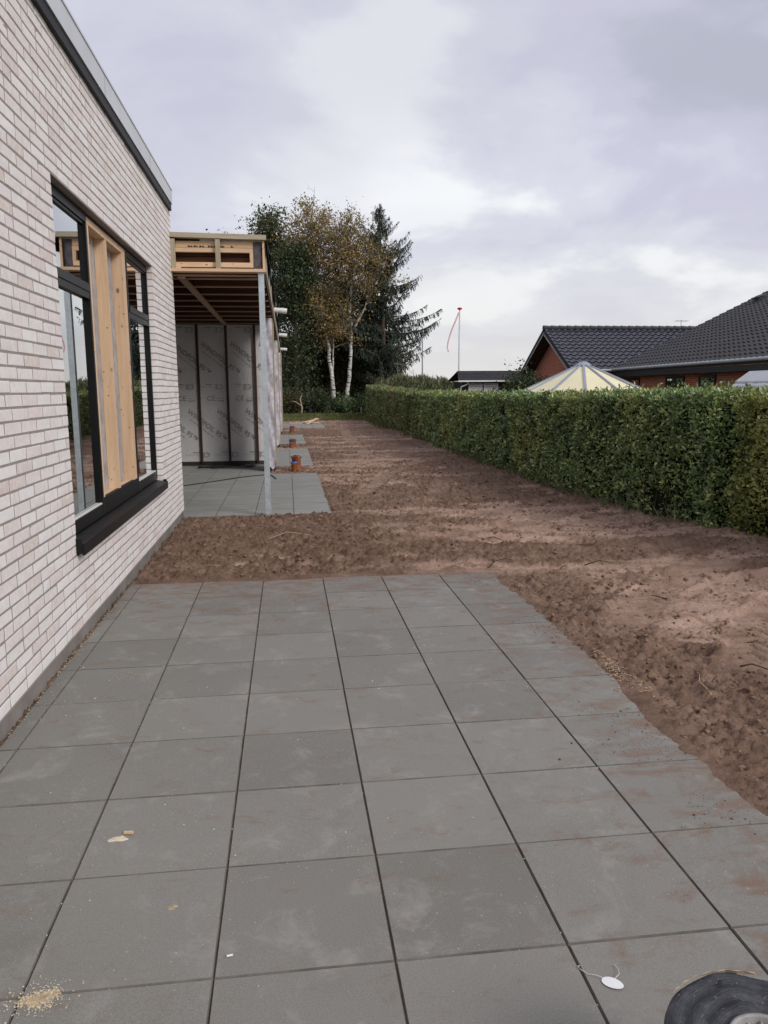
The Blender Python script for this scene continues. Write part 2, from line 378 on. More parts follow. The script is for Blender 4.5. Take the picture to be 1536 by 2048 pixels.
def m_roll():
    q = Mat('dusty_black_membrane_roll', 0.6, 0.35); p = q.coord('pos'); v = q.n('ShaderNodeVectorMath', operation='SUBTRACT'); q.l(q.n('ShaderNodeNewGeometry').outputs['Position'], v.inputs[0]); v.inputs[1].default_value = (2.15, -5.186, 0)
    sp = q.n('ShaderNodeSeparateXYZ'); q.l(v.outputs[0], sp.inputs[0]); r2 = q.math('SQRT', q.math('ADD', q.math('MULTIPLY', sp.outputs[0], sp.outputs[0]), q.math('MULTIPLY', sp.outputs[1], sp.outputs[1])))
    cb = q.n('ShaderNodeCombineXYZ'); q.l(r2, cb.inputs[0]); q.l(q.math('MULTIPLY', q.math('ARCTAN2', sp.outputs[1], sp.outputs[0]), 0.004), cb.inputs[1])
    rg_ = q.noise(cb.outputs[0], 420, 3, 0.6); c = q.ramp(rg_, [(0.35, (0.020, 0.021, 0.026)), (0.65, (0.052, 0.055, 0.064))])
    c = q.mix(q.ramp(q.noise(p, 26, 6, 0.7), [(0.48, 0.0), (0.72, 0.55)]), c, (0.13, 0.13, 0.135)); c = q.mix(q.ramp(q.noise(p, 150, 2, 0.5), [(0.66, 0.0), (0.72, 0.7)]), c, (0.25, 0.23, 0.2))
    q.col(c); q.bump(rg_, 0.5, 0.003); return q.m
MT['roll'] = m_roll()
MT['card'] = simple('torn_cardboard_core', (0.44, 0.36, 0.27), 0.9, 0.1, 0, 0.3, 20, 0.3)
MT['greyplastic'] = simple('grey_plastic_core', (0.25, 0.25, 0.24), 0.5, 0.4, 0, 0.4, 20, 0.2)
MT['paper'] = simple('white_paper_tag', (0.80, 0.81, 0.82), 0.6, 0.3, 0, 0.04, 20, 0)
MT['string'] = simple('pale_string', (0.60, 0.56, 0.50), 0.8, 0.2, 0, 0.1, 30, 0)
MT['sawdust'] = simple('sawdust', (0.54, 0.41, 0.26), 0.95, 0.1, 0, 0.3, 60, 0.8, 0.006)
MT['chips'] = simple('pale_wood_chips', (0.62, 0.54, 0.40), 0.9, 0.1, 0, 0.3, 40, 0)
MT['crumb'] = simple('soil_crumbs', (0.105, 0.064, 0.044), 0.95, 0.1, 0, 0.35, 30, 0.3)
MT['clod'] = simple('soil_clods', (0.225, 0.14, 0.097), 0.95, 0.1, 0, 0.4, 12, 0.8, 0.01)
MT['twig'] = simple('dead_twig_bark', (0.055, 0.035, 0.025), 0.9, 0.1, 0, 0.3, 30, 0)
MT['straw'] = simple('dry_pale_stalk', (0.50, 0.40, 0.27), 0.8, 0.2, 0, 0.2, 30, 0)
MT['room'] = simple('unfinished_room_surface', (0.30, 0.29, 0.28), 0.9, 0.2, 0, 0.1, 2, 0)
MT['sheet'] = simple('hanging_grey_plastic_sheet', (0.50, 0.56, 0.58), 0.35, 0.5, 0, 0.3, 4, 0.3, 0.02)
MT['redA'] = m_redbrick('red_brick_wall')
def m_tile(name, c, rough, spec):
    q = Mat(name, rough, spec); r = q.rnd(); q.col(q.ramp(r, [(0, tuple(x*0.85 for x in c)), (1, tuple(x*1.2 for x in c))])); q.bump(q.noise(q.coord('pos'), 30, 4, 0.6), 0.15, 0.004); return q.m
MT['tileA'] = m_tile('glazed_blue_black_tile', (0.026, 0.027, 0.042), 0.28, 0.8)
MT['tileB'] = m_tile('matt_charcoal_tile', (0.034, 0.034, 0.037), 0.6, 0.4)
MT['dark_paint'] = simple('black_painted_board', (0.012, 0.013, 0.015), 0.5, 0.4, 0, 0.2, 3, 0.1)
MT['grey_paint'] = simple('grey_painted_trim', (0.30, 0.30, 0.32), 0.5, 0.4, 0, 0.1, 3, 0)
MT['gutter'] = simple('grey_metal_gutter', (0.36, 0.38, 0.40), 0.4, 0.5, 0.4, 0.1, 3, 0)
MT['white_paint'] = simple('white_paint', (0.75, 0.75, 0.74), 0.5, 0.4, 0, 0.06, 3, 0)
MT['felt'] = simple('roofing_felt', (0.040, 0.040, 0.046), 0.85, 0.2, 0, 0.25, 3, 0.3)
MT['cream'] = simple('cream_roof_panel', (0.72, 0.66, 0.43), 0.5, 0.35, 0, 0.06, 2, 0.05)
MT['rib'] = simple('grey_blue_aluminium_rib', (0.30, 0.33, 0.40), 0.45, 0.5, 0.3, 0.1, 3, 0)
MT['red'] = simple('red_pennant_cloth', (0.55, 0.03, 0.05), 0.7, 0.2, 0, 0.1, 3, 0)
MT['tent'] = simple('pale_grey_canopy', (0.62, 0.63, 0.66), 0.6, 0.3, 0, 0.06, 3, 0)
MT['bark'] = simple('dark_bark', (0.075, 0.058, 0.045), 0.9, 0.15, 0, 0.35, 6, 0.5, 0.02)
MT['bark_grey'] = simple('grey_bark', (0.20, 0.175, 0.15), 0.9, 0.15, 0, 0.35, 6, 0.4, 0.02)
MT['birch'] = m_birch()
MT['hedge_core'] = simple('hedge_light_block', (0.020, 0.022, 0.012), 0.95, 0.05, 0, 0.4, 9, 0.8, 0.03)
MT['hedge'] = m_leaf('privet_leaf', [(0, (0.09986, 0.1595, 0.06443)), (0.5, (0.2113, 0.3192, 0.1127)), (0.9, (0.4032, 0.5205, 0.1812)), (1, (0.7299, 0.672, 0.2818))], ((0.3651, 0.3642, 0.08858), (0.744, 0.672, 0.2215)), 0.8, 0.33, 0.6, 0.2, 0.55, 3.2)
MT['hedge_far'] = m_leaf('privet_leaf_browning', [(0, (0.08092, 0.09996, 0.04046)), (0.5, (0.1571, 0.2023, 0.0714)), (1, (0.2975, 0.3332, 0.119))], ((0.2023, 0.1476, 0.0833), (0.357, 0.2856, 0.1428)), 0.55, 0.5, 0.4, 0.2)
MT['hedge_lime'] = m_leaf('yellow_green_leaf', [(0, (0.09625, 0.1313, 0.035)), (0.5, (0.2013, 0.245, 0.063)), (1, (0.42, 0.4375, 0.1487))], ((0.35, 0.3325, 0.0875), (0.525, 0.4725, 0.1575)), 1.2, 0.4, 0.5, 0.25)
MT['gold'] = m_leaf('golden_birch_leaf', [(0, (0.1344, 0.09408, 0.04032)), (0.4, (0.2554, 0.1814, 0.0672)), (0.8, (0.3898, 0.2755, 0.1008)), (1, (0.4838, 0.336, 0.1478))], ((0.1142, 0.1277, 0.05107), (0.215, 0.1949, 0.08064)), 0.55, 0.55, 0.3, 0.3)
MT['olive'] = m_leaf('dark_olive_leaf', [(0, (0.03, 0.042, 0.018)), (0.5, (0.063, 0.084, 0.033)), (1, (0.1275, 0.15, 0.06))], ((0.105, 0.0825, 0.0375), (0.15, 0.1275, 0.0525)), 0.45, 0.5, 0.3, 0.2)
MT['deep'] = m_leaf('deep_green_leaf', [(0, (0.021, 0.033, 0.0165)), (0.5, (0.045, 0.0675, 0.027)), (1, (0.09, 0.12, 0.045))], ((0.042, 0.048, 0.021), (0.075, 0.075, 0.036)), 0.6, 0.5, 0.3, 0.15)
MT['brownleaf'] = m_leaf('brownish_undergrowth_leaf', [(0, (0.039, 0.0338, 0.0182)), (0.5, (0.0806, 0.0676, 0.0338)), (1, (0.13, 0.1105, 0.052))], ((0.052, 0.065, 0.026), (0.104, 0.1105, 0.0455)), 0.6, 0.6, 0.2, 0.15)
MT['needle'] = m_leaf('spruce_needles', [(0, (0.0175, 0.02625, 0.02)), (0.5, (0.035, 0.05, 0.03625)), (1, (0.06875, 0.0875, 0.0625))], ((0.0375, 0.04375, 0.03125), (0.0625, 0.06875, 0.05)), 0.6, 0.6, 0.25, 0.0)
MT['shrub'] = m_leaf('shiny_shrub_leaf', [(0, (0.027, 0.054, 0.021)), (0.5, (0.06, 0.111, 0.039)), (1, (0.1275, 0.195, 0.075))], ((0.075, 0.105, 0.03), (0.135, 0.15, 0.06)), 0.9, 0.4, 0.5, 0.15)
MT['reed'] = m_leaf('pale_reed_leaf', [(0, (0.075, 0.095, 0.04)), (0.5, (0.14, 0.16, 0.075)), (1, (0.26, 0.25, 0.15))], ((0.16, 0.13, 0.07), (0.26, 0.21, 0.13)), 0.5, 0.6, 0.3, 0.25)
MT['grass'] = m_leaf('grass_blade', [(0, (0.06, 0.085, 0.022)), (0.5, (0.11, 0.14, 0.04)), (1, (0.2, 0.2, 0.075))], ((0.16, 0.14, 0.06), (0.22, 0.18, 0.08)), 0.8, 0.6, 0.3, 0.2)

# ------------------------------------------------------------------ ground
g = B(-250, 250, -60, 420, -0.5, -0.075).build('ground', MT['ground'])
tag(g, 'flat rough grassy ground reaching to the horizon', kind='structure')

TERR = [(-0.095, 3.0, -6.5, 0.0), (-3.0, 1.785, 3.5, 8.5), (-3.0, 0.785, 8.5, 10.5), (-0.5, 1.76, 10.05, 15.0), (-0.5, 1.76, 17.0, 22.0), (-0.5, 2.85, 27.0, 32.0)]
def make_soil():
    xs = np.concatenate([np.arange(-3.0, -0.2, 0.2), np.arange(-0.2, 6.9, 0.0185)])
    ys = [-8.0]
    while ys[-1] < 39.5:
        y = ys[-1]; ys.append(y+max(0.0155, 0.0155*(1+0.28*max(0, y+1.0))) if y > -4.6 else y+0.03)
    ys = np.array(ys)
    X, Y = np.meshgrid(xs, ys)
    # broad smears dragged across the plot by a grader
    wx = X+0.35*fbm(X*0.5, Y*0.5, 2, 41); wy = Y+0.25*fbm(X*0.6, Y*0.6, 2, 47)+0.10*X
    pk = fbm(wx*0.42, wy*1.55, 5, 3, 0.58)
    pk2 = fbm(wx*0.9, wy*3.2, 4, 23, 0.55)
    near = sstep(2.6, 4.3, X-0.10*Y)*sstep(-3.4, -1.2, Y)*(1-sstep(1.5, 4.0, Y))
    m = sstep(-0.02, 0.24, pk+0.40*pk2+0.26*near-0.03)
    # the strip between the first two terraces is loose and dark, with trodden pads
    strip = (1-sstep(1.9, 3.0, X))*(1-sstep(3.3, 3.7, Y))*sstep(-0.2, 0.0, Y)
    m = m*(1-0.85*strip)
    m = m*(1-(1-sstep(3.3, 4.0, X+0.25*fbm(X*2, Y*2, 3, 9)))*(1-sstep(-0.4, 0.3, Y)))
    loose = 0.020*fbm(X*2.3, Y*2.3, 3, 61)+0.040*np.abs(fbm(X*5, Y*8, 3, 67))+0.046*np.abs(fbm(X*13, Y*17, 3, 72, 0.6))+0.050*np.abs(fbm(X*27, Y*30, 2, 71, 0.7))-0.038
    dragd = X*0.42+Y*0.91
    packed = 0.010*fbm(dragd*11+0.6*fbm(X*.7, Y*.7, 2, 5), X*0.8, 3, 81)+0.014*np.abs(fbm(X*11, Y*17, 3, 83))+0.022*np.abs(fbm(X*26, Y*32, 2, 84, .7))-0.008
    gn = fbm(dragd*4.5+0.5*fbm(X*.9, Y*.9, 2, 6), X*0.55, 3, 85); gr = np.exp(-(gn/0.035)**2)*sstep(-.3, .1, fbm(X*1.3, Y*1.3, 2, 87))
    packed = packed-0.040*gr; m = m*(1-0.65*gr)
    m = m*(1-0.6*sstep(0.14, 0.35, fbm(X*4.2, Y*6.5, 4, 93, 0.6)))
    h = 0.012*fbm(X*0.45, Y*0.45, 3, 91)+(1-m)*(loose+0.010)+m*(packed-0.016)
    # long scraped strokes left by the bucket
    sn = fbm(wx*1.1, wy*6.0+0.8*fbm(X*.8, Y*.8, 2, 97), 4, 95, .6); stk = np.exp(-(sn/0.062)**2)*sstep(-.25, .15, fbm(X*.9, Y*1.6, 3, 99))
    h = h-0.036*stk+0.022*np.exp(-((sn-0.09)/0.05)**2); m = np.clip(m+0.14*(1-strip), 0, 1)*(1-0.9*stk)
    # wheel tracks with lug marks
    for (ax, ay, bx, by, cv, wd) in ((3.25, -1.95, 6.2, 0.55, 0.35, 0.17), (3.75, -2.6, 6.6, -0.3, 0.35, 0.17), (2.1, 1.4, 5.3, 3.6, -0.3, 0.16), (2.0, 2.3, 5.2, 4.6, -0.3, 0.16), (2.3, 5.0, 4.9, 12.0, 0.3, 0.18), (3.4, 4.6, 5.1, 9.0, 0.25, 0.18), (3.2, 12, 3.9, 30, .2, .2), (4.4, 12, 4.9, 28, .2, .2)):
        dx, dy = bx-ax, by-ay; L = math.hypot(dx, dy); t = ((X-ax)*dx+(Y-ay)*dy)/L; s_ = (-(X-ax)*dy+(Y-ay)*dx)/L-cv*np.sin(np.clip(t/L, 0, 1)*math.pi)+0.02*fbm(X*3, Y*3, 2, 7)
        k = sstep(-.1, .2, t)*(1-sstep(L-.3, L, t))*(1-sstep(wd*.85, wd, np.abs(s_)))*sstep(-0.35, 0.1, fbm(X*1.1, Y*1.1, 3, 57))
        lug = sstep(0.1, 0.5, np.sin((t+np.abs(s_)*0.9)*2*math.pi/0.13))
        lug = lug*sstep(-.25, .2, fbm(X*2.5, Y*2.5, 3, 77)); h = h*(1-0.7*k)+k*(-0.014-0.014*lug+0.004*fbm(X*20, Y*20, 2, 3)); m = m*(1-.7*k)+.7*k*(0.6-0.35*lug)
        h += 0.022*sstep(-.1, .2, t)*(1-sstep(L-.3, L, t))*np.exp(-((np.abs(s_)-wd*1.18)/0.035)**2)*(0.5+np.clip(fbm(X*7, Y*7, 2, 63), -.4, 1))
    # low ridges left at the edge of the blade
    for (ax, ay, bx, by, hh, ww) in ((3.3, -0.75, 5.6, -0.35, 0.035, 0.05), (3.1, 0.45, 6.0, 0.95, 0.030, 0.06), (2.2, 2.1, 5.2, 2.7, 0.03, 0.07), (3.6, -1.65, 4.8, -1.30, 0.028, 0.05),
                                     (2.5, 4.4, 5.4, 4.8, 0.03, 0.08), (2.0, 6.3, 5.0, 6.5, 0.03, 0.08), (4.2, -0.2, 6.2, -0.05, 0.04, 0.06), (3.4, 1.3, 5.8, 1.75, 0.03, 0.05)):
        dx, dy = bx-ax, by-ay; L = math.hypot(dx, dy); t = ((X-ax)*dx+(Y-ay)*dy)/L; s = (-(X-ax)*dy+(Y-ay)*dx)/L+0.06*fbm(X*2, Y*2, 2, 7)
        k = sstep(-0.1, 0.3, t)*(1-sstep(L-0.3, L+0.1, t))
        h += hh*k*np.exp(-(s/ww)**2)*(0.6+0.6*fbm(X*6, Y*6, 2, 13)); h -= 0.5*hh*k*np.exp(-((s+1.8*ww)/ww)**2)
    for (ax, ay, rx, ry, an) in ((0.80, 0.62, 0.12, 0.10, 0.3), (0.95, 0.97, 0.13, 0.07, 0.5), (1.19, 0.86, 0.14, 0.07, -0.5), (1.36, 0.58, 0.13, 0.05, 0.0), (1.63, 0.88, 0.13, 0.07, 0.1), (1.68, 0.70, 0.14, 0.05, 0.2), (1.15, 1.5, 0.13, 0.05, 0.4), (2.35, 0.75, .16, .06, .2)):
        c, s_ = math.cos(an), math.sin(an); q = np.sqrt((((X-ax)*c+(Y-ay)*s_)/rx)**2+((-(X-ax)*s_+(Y-ay)*c)/ry)**2)+0.25*fbm(X*9, Y*9, 2, 17)
        k = 1-sstep(0.7, 1.05, q); h = h*(1-k)+(-0.022)*k; m = np.maximum(m, k); h += 0.02*np.exp(-((q-1.25)/0.22)**2)
    # hedge foot: soil banked up a little
    h += 0.05*sstep(5.0, 5.6, X+0.15*fbm(X*3, Y*3, 3, 19))
    # stay under every terrace
    d = np.full(X.shape, 1e9)
    for (x0, x1, y0, y1) in TERR:
        dx = np.maximum(np.maximum(x0-X, X-x1), 0); dy = np.maximum(np.maximum(y0-Y, Y-y1), 0); o = np.hypot(dx, dy)
        ins = np.minimum(np.minimum(X-x0, x1-X), np.minimum(Y-y0, y1-Y)); d = np.minimum(d, np.where(o > 0, o, -ins))
    k = sstep(0.0, 0.14, d)
    h = np.where(d < 0, -0.0095, (-0.014+0.85*np.clip(h, -0.03, 0.035))*(1-k)+h*k)
    # loose sand lapping over the open edge of the first terrace
    for (ex, y0, y1, amp, sd_) in ((3.0, -6.6, 0.05, 0.085, 2), (1.785, 3.4, 8.6, 0.03, 5)):
        lap = ex-0.01-amp*np.clip(fbm(Y*1.15, Y*0+sd_, 3, 29+sd_)+0.12, 0, 1)+0.035*fbm(X*9, Y*9, 4, 31, .65)
        lip = np.clip(0.20*(X-lap), -0.03, 0.006+0.055*np.abs(fbm(X*17, Y*19, 3, 37, .65)))
        lip = lip+0.055*(np.abs(fbm(X*19, Y*22, 3, 39, .65))-0.22)*sstep(ex-.05, ex+.05, X)
        kk = (X > ex-0.4)*(Y > y0)*(Y < y1)*(1-sstep(ex+0.03, ex+0.22, X))
        h = np.where(kk > 0, np.maximum(h, lip*kk+(-0.03)*(1-kk)), h)
    lap = 0.01-0.10*np.clip(fbm(X*1.5, X*0+3, 3, 53)+0.0, 0, 1)+0.012*fbm(X*14, Y*14, 3, 31)
    lip = np.clip(0.12*(Y-lap), -0.03, 0.012); kk = (X > -0.1)*(X < 3.05)*(Y > -0.3)*(1-sstep(0.03, 0.3, Y))
    h = np.where(kk > 0, np.maximum(h, lip*kk+(-0.03)*(1-kk)), h)
    h -= 0.03*(1-sstep(-0.1, 0.25, X))*(Y > 0.0)*(Y < 3.5)
    h = np.clip(h, -0.068, 0.16)
    h[(X < -0.12) & (Y < 3.4)] = -0.06
    ny, nx = X.shape
    V = np.stack([X.ravel(), Y.ravel(), h.ravel()], 1)
    idx = np.arange(ny*nx).reshape(ny, nx)
    F = np.stack([idx[:-1, :-1].ravel(), idx[:-1, 1:].ravel(), idx[1:, 1:].ravel(), idx[1:, :-1].ravel()], 1)
    me = npmesh('soil', V, F)
    a = me.attributes.new('packed', 'FLOAT', 'POINT'); a.data.foreach_set('value', np.clip(m, 0, 1).astype(np.float32).ravel())
    o = link('soil', me, MT['soil'], smooth=False)
    tag(o, 'bare brown sandy soil with smeared grader marks between terraces and hedge', kind='structure')
    def height(x, y):
        i = min(max(int(np.searchsorted(ys, y)), 0), ny-1); j = min(max(int(np.searchsorted(xs, x)), 0), nx-1); return float(h[i, j])
    return height
SOIL_H = make_soil()

# ------------------------------------------------------------------ paved terraces
def paver_mesh(lx, ly, v=0):
    t = 0.05; c = 0.0038; hx, hy = lx/2, ly/2; rr = random.Random(v)
    m = MB(); j = lambda a: a+rr.uniform(-0.0007, 0.0007)
    b = [(-hx, -hy), (hx, -hy), (hx, hy), (-hx, hy)]
    vs = [(x, y, -t) for x, y in b]+[(j(x), j(y), -0.008) for x, y in b]+[(j(x-math.copysign(c, x)), j(y-math.copysign(c, y)), 0) for x, y in b]
    fs = [(3, 2, 1, 0), (8, 9, 10, 11)]+[(i, (i+1) % 4, 4+(i+1) % 4, 4+i) for i in range(4)]+[(4+i, 4+(i+1) % 4, 8+(i+1) % 4, 8+i) for i in range(4)]
    m.add(vs, fs); me = m.mesh('paver'); me.materials.append(MT['paver']); me.materials.append(MT['slab_edge'])
    for q in me.polygons[2:]: q.material_index = 1  # chamfers and sides take a darker tone than the top face
    return me
_pv = {}
def terrace(label, xe, ye, skip=None):
    t = empty('terrace', (xe[-1], ye[0], 0), label, None, None, 'structure'); gap = 0.0026
    for i in range(len(xe)-1):
        for j in range(len(ye)-1):
            x0, x1, y0, y1 = xe[i], xe[i+1], ye[j], ye[j+1]
            if skip and skip((x0+x1)/2, (y0+y1)/2): continue
            k = (round(x1-x0, 3), round(y1-y0, 3), random.randrange(5))
            if k not in _pv: _pv[k] = paver_mesh(k[0]-gap, k[1]-gap, k[2])
            o = link('paver', _pv[k], None, t)
            o.location = Vector(((x0+x1)/2, (y0+y1)/2, random.uniform(-0.0012, 0.0012)))-t.location
            o.rotation_euler = (random.uniform(-.0012, .0012), random.uniform(-.0012, .0012), random.uniform(-.0015, .0015))
    return t
seq = lambda a, b, n: [a+(b-a)*i/n for i in range(n+1)]
terrace('large grey concrete paver terrace in front of the pale brick wall', [-0.088]+seq(0, 3.0, 6), seq(-6.5, 0, 13))
terrace('paved floor under and beside the unfinished timber roof', [1.785-0.5*i for i in range(8, -1, -1)], seq(3.5, 8.5, 10)+[9.0, 9.5, 10.0, 10.48], lambda x, y: y > 8.5 and x > 0.75)
terrace('small grey terrace behind the tallest orange drain pipe', [0.26, 0.76, 1.26, 1.76], seq(10.05, 15.0, 10))
terrace('small grey terrace between the two shorter drain pipes', [0.26, 0.76, 1.26, 1.76], seq(17, 22, 10))
terrace('farthest pale terrace with loose planks lying on it', [0.35, 0.85, 1.35, 1.85, 2.35, 2.85], seq(27, 32, 10))

# ------------------------------------------------------------------ brick house
XW = -0.10
YC = 3.49
CO = 0.0673
Z0 = 0.085
NC = 54
OY0, OY1 = -1.46, 1.98
OC0, OC1 = 7, 41
OZ0, OZ1 = Z0+OC0*CO, Z0+OC1*CO
YN = -6.6
house = empty('brick_house', (-2.0, -1.0, 0), 'pale whitewashed brick house with black windows and zinc roof edge', 'house')
wm = MB(); i_ = 0.0012
wm.box(-0.36, XW-i_, YN, OY0-i_, Z0, Z0+NC*CO); wm.box(-0.36, XW-i_, OY1+i_, YC-i_, Z0, Z0+NC*CO)
wm.box(-0.36, XW-i_, OY0-i_, OY1+i_, Z0, OZ0-i_); wm.box(-0.36, XW-i_, OY0-i_, OY1+i_, OZ1+i_, Z0+NC*CO)
wm.box(-4.6, -0.36, YC-0.30, YC-i_, Z0, Z0+NC*CO)
wall = wm.build('wall', MT['mortar'], house)
B(-4.6, -0.108, YN, YC-0.012, -0.3, Z0-0.001).build('plinth', MT['plinth'], house)
_bk = {}
def brick_mesh(L, v, side=False):
    k = (round(L, 3), v)
    if k in _bk: return _bk[k]
    rr = random.Random(v*91+int(L*1000)); d = 0.108; hh = 0.0277; c = 0.0016; hl = L/2
    j = lambda s=0.0008: rr.uniform(-s, s)
    m = MB(); fr = [(-hl, -hh), (hl, -hh), (hl, hh), (-hl, hh)]
    vs = [(-d, y, z) for y, z in fr]+[(-c+j(), y+j(.0009), z+j(.0009)) for y, z in fr]+[(j(.0009), y-math.copysign(c, y)+j(), z-math.copysign(c, z)+j()) for y, z in fr]
    fs = [(3, 2, 1, 0), (8, 9, 10, 11)]+[(i, (i+1) % 4, 4+(i+1) % 4, 4+i) for i in range(4)]+[(4+i, 4+(i+1) % 4, 8+(i+1) % 4, 8+i) for i in range(4)]
    m.add(vs, fs); me = m.mesh('brick'); me.materials.append(MT['brick']); _bk[k] = me; return me
bricks = []
J = 0.0125
offs = [0.0, 0.62, 0.27, 0.86, 0.45, 0.12, 0.70, 0.33, 0.93, 0.55]
rb = random.Random(21)
for c in range(NC):
    z = Z0+c*CO+J+0.0275
    segs = [(YN, OY0), (OY1, YC)] if OC0 <= c < OC1 else [(YN, YC)]
    for si, (a, b) in enumerate(segs):
        if si == 1 or (len(segs) == 1):
            y = b; step = -1
            first = 0.228 if c % 2 == 0 else 0.108
            seqb = []
            while y > a+0.02:
                L = first if not seqb else (0.108 if rb.random() < 0.07 else 0.228)
                L = min(L, y-a)
                if L > 0.03: seqb.append((y-L/2, L-0.0))
                y -= L+J
        else:
            y = b; seqb = []; first = [0.228, 0.108, 0.168, 0.068][(c*7) % 4] if c % 2 else 0.228
            while y > a+0.02:
                L = first if not seqb else (0.108 if rb.random() < 0.07 else 0.228)
                L = min(L, y-a)
                if L > 0.03: seqb.append((y-L/2, L))
                y -= L+J
        for (yc, L) in seqb: bricks.append((yc, z, round(L, 3)))
def shows(y, z):
    d = Vector((XW, y, z))-CAM; f = d.dot(_f)
    if f < 0.3: return 0
    u = 768+1536.6*d.dot(_rr)/f; v = 1024-1536.6*d.dot(_uu)/f
    if u < -5 or v < -10 or v > 2055: return 0
    return abs(d.x)/(d.length**3)
rank = sorted(range(len(bricks)), key=lambda i: -shows(bricks[i][0], bricks[i][1])*bricks[i][2])
top = set(rank[:300])
sm = MB(); hl = house.location
for i, (y, z, L) in enumerate(bricks):
    me = brick_mesh(L, rb.randrange(6))
    ox, oz = rb.uniform(-0.0006, 0.0016), rb.uniform(-0.0014, 0.0014)
    if i in top:
        o = link('brick', me, None, wall); o.location = Vector((XW+ox, y, z+oz))-hl
    else:
        sm.add([(XW+ox+q.co.x, y+q.co.y, z+oz+q.co.z) for q in me.vertices], [tuple(p.vertices) for p in me.polygons])
o = sm.build('brickwork', MT['brick'], wall); o['kind'] = 'stuff'
# end face of the wall at the far corner (bricks seen on their ends)
ZT = Z0+NC*CO
# roof edge
B(-0.104, -0.070, YN, 3.43, 3.705, 3.778).build('soffit_board', MT['black_board'], house)
B(-4.7, -0.104, YN, 3.435, ZT+0.002, 3.779).build('roof_edge_timber', MT['black_board'], house)
fz = MB(); fz.box(-4.75, -0.060, YN, 3.445, 3.781, 3.935); fz.box(-4.76, -0.054, YN, 3.452, 3.935, 3.952)
fz.build('zinc_fascia', MT['zinc'], house)
for yy in (-3.9, -1.95, 0.0, 1.95): B(-0.0602, -0.0585, yy, yy+0.012, 3.785, 3.934).build('fascia_joint', MT['gutter'], house)
# room behind the windows
rm = MB(); X0, X1, Y0_, Y1_, A0, A1 = -4.4, -0.365, -3.4, 3.1, 0.12, 2.95
rm.add([(X0,Y0_,A0),(X1,Y0_,A0),(X1,Y1_,A0),(X0,Y1_,A0)], [(0,1,2,3)]); rm.add([(X0,Y0_,A1),(X1,Y0_,A1),(X1,Y1_,A1),(X0,Y1_,A1)], [(3,2,1,0)])
rm.add([(X0,Y0_,A0),(X0,Y1_,A0),(X0,Y1_,A1),(X0,Y0_,A1)], [(0,1,2,3)]); rm.add([(X0,Y1_,A0),(X1,Y1_,A0),(X1,Y1_,A1),(X0,Y1_,A1)], [(0,1,2,3)]); rm.add([(X0,Y0_,A0),(X1,Y0_,A0),(X1,Y0_,A1),(X0,Y0_,A1)], [(3,2,1,0)])
rm.build('room_lining', MT['room'], house)
XF = -0.155
rl = MB(); rl.box(-0.365, XF-0.075, OY0-0.004, OY0+0.03, OZ0, OZ1); rl.box(-0.365, XF-0.075, OY1-0.03, OY1+0.004, OZ0, OZ1); rl.box(-0.365, XF-0.002, OY0+0.001, OY1-0.001, OZ1-0.02, OZ1+0.004); rl.box(-0.365, XF-0.076, OY0+0.031, OY1-0.031, OZ0-0.004, 0.655)
rl.build('opening_lining', MT['black_board'], house)
WZ0, WZ1 = 0.662, OZ1-0.021
def window(y0, y1, label):
    wn = empty('window', Vector((XF, (y0+y1)/2, WZ0))-house.location); wn.parent = house; wn['label'] = label
    fr = MB(); t = 0.036; d0, d1 = XF-0.07, XF
    fr.box(d0, d1, y0, y0+t, WZ0, WZ1); fr.box(d0, d1, y1-t, y1, WZ0, WZ1)
    fr.box(d0, d1-0.001, y0+t, y1-t, WZ1-0.045, WZ1); fr.box(d0, d1-0.001, y0+t, y1-t, WZ0, WZ0+0.085)
    fr.build('frame', MT['black_alu'], wn)
    tr = MB(); tr.box(d0, d1-0.002, y0+t, y1-t, 2.243, 2.290); tr.box(d0, d1+0.006, y0+t, y1-t, 2.292, 2.348)
    tr.build('transom', MT['black_alu'], wn)
    sa = MB(); s0, s1 = y0+t, y1-t
    sa.box(d0+.01, d1-.012, s0, s0+.014, 2.348, WZ1-.045); sa.box(d0+.01, d1-.012, s1-.014, s1, 2.348, WZ1-.045); sa.box(d0+.01, d1-.0125, s0+.014, s1-.014, WZ1-.065, WZ1-.0452)
    sa.build('top_sash', MT['black_alu'], wn)
    B(d1-0.034, d1-0.028, s0+.0005, s1-.0005, 2.349, WZ1-0.046).build('pane', MT['glass'], wn)
    B(d1-0.034, d1-0.028, s0+.0005, s1-.0005, WZ0+0.086, 2.2425).build('pane', MT['glass'], wn)
    B(d1-0.026, d1-0.006, s0+.001, s1-.001, WZ0+0.0855, WZ0+0.094).build('glazing_bead', MT['bead'], wn)
window(OY0+0.001, -0.432, 'black framed window nearer the camera, reflecting the sky')
window(0.932, OY1-0.001, 'black framed window at the far end of the opening')
ni = empty('timber_niche', Vector((XF, 0.25, WZ0))-house.location); ni.parent = house; ni['label'] = 'bare pine framed bay between the two black windows'
nz0, nz1 = 0.79, OZ1-0.022
for (a, b) in ((-0.431, -0.372), (0.150, 0.196), (0.765, 0.905)):
    B(-0.245, XF-0.004, a, b, nz0, nz1-0.048).build('stud', MT['wz'], ni)
B(-0.245, XF-0.003, -0.431, 0.905, nz1-0.048, nz1).build('header', MT['wy'], ni)
B(-0.262, -0.246, -0.431, 0.905, nz0, nz1-0.001).build('grey_back_sheet', MT['greyboard'], ni)
B(XF-0.03, XF-0.001, -0.431, 0.931, WZ0, nz0-0.001).build('black_bottom_board', MT['black_board'], ni)
B(-0.245, XF-0.031, -0.431, 0.905, nz0-0.05, nz0-0.0005).build('bottom_plate', MT['wy'], ni)
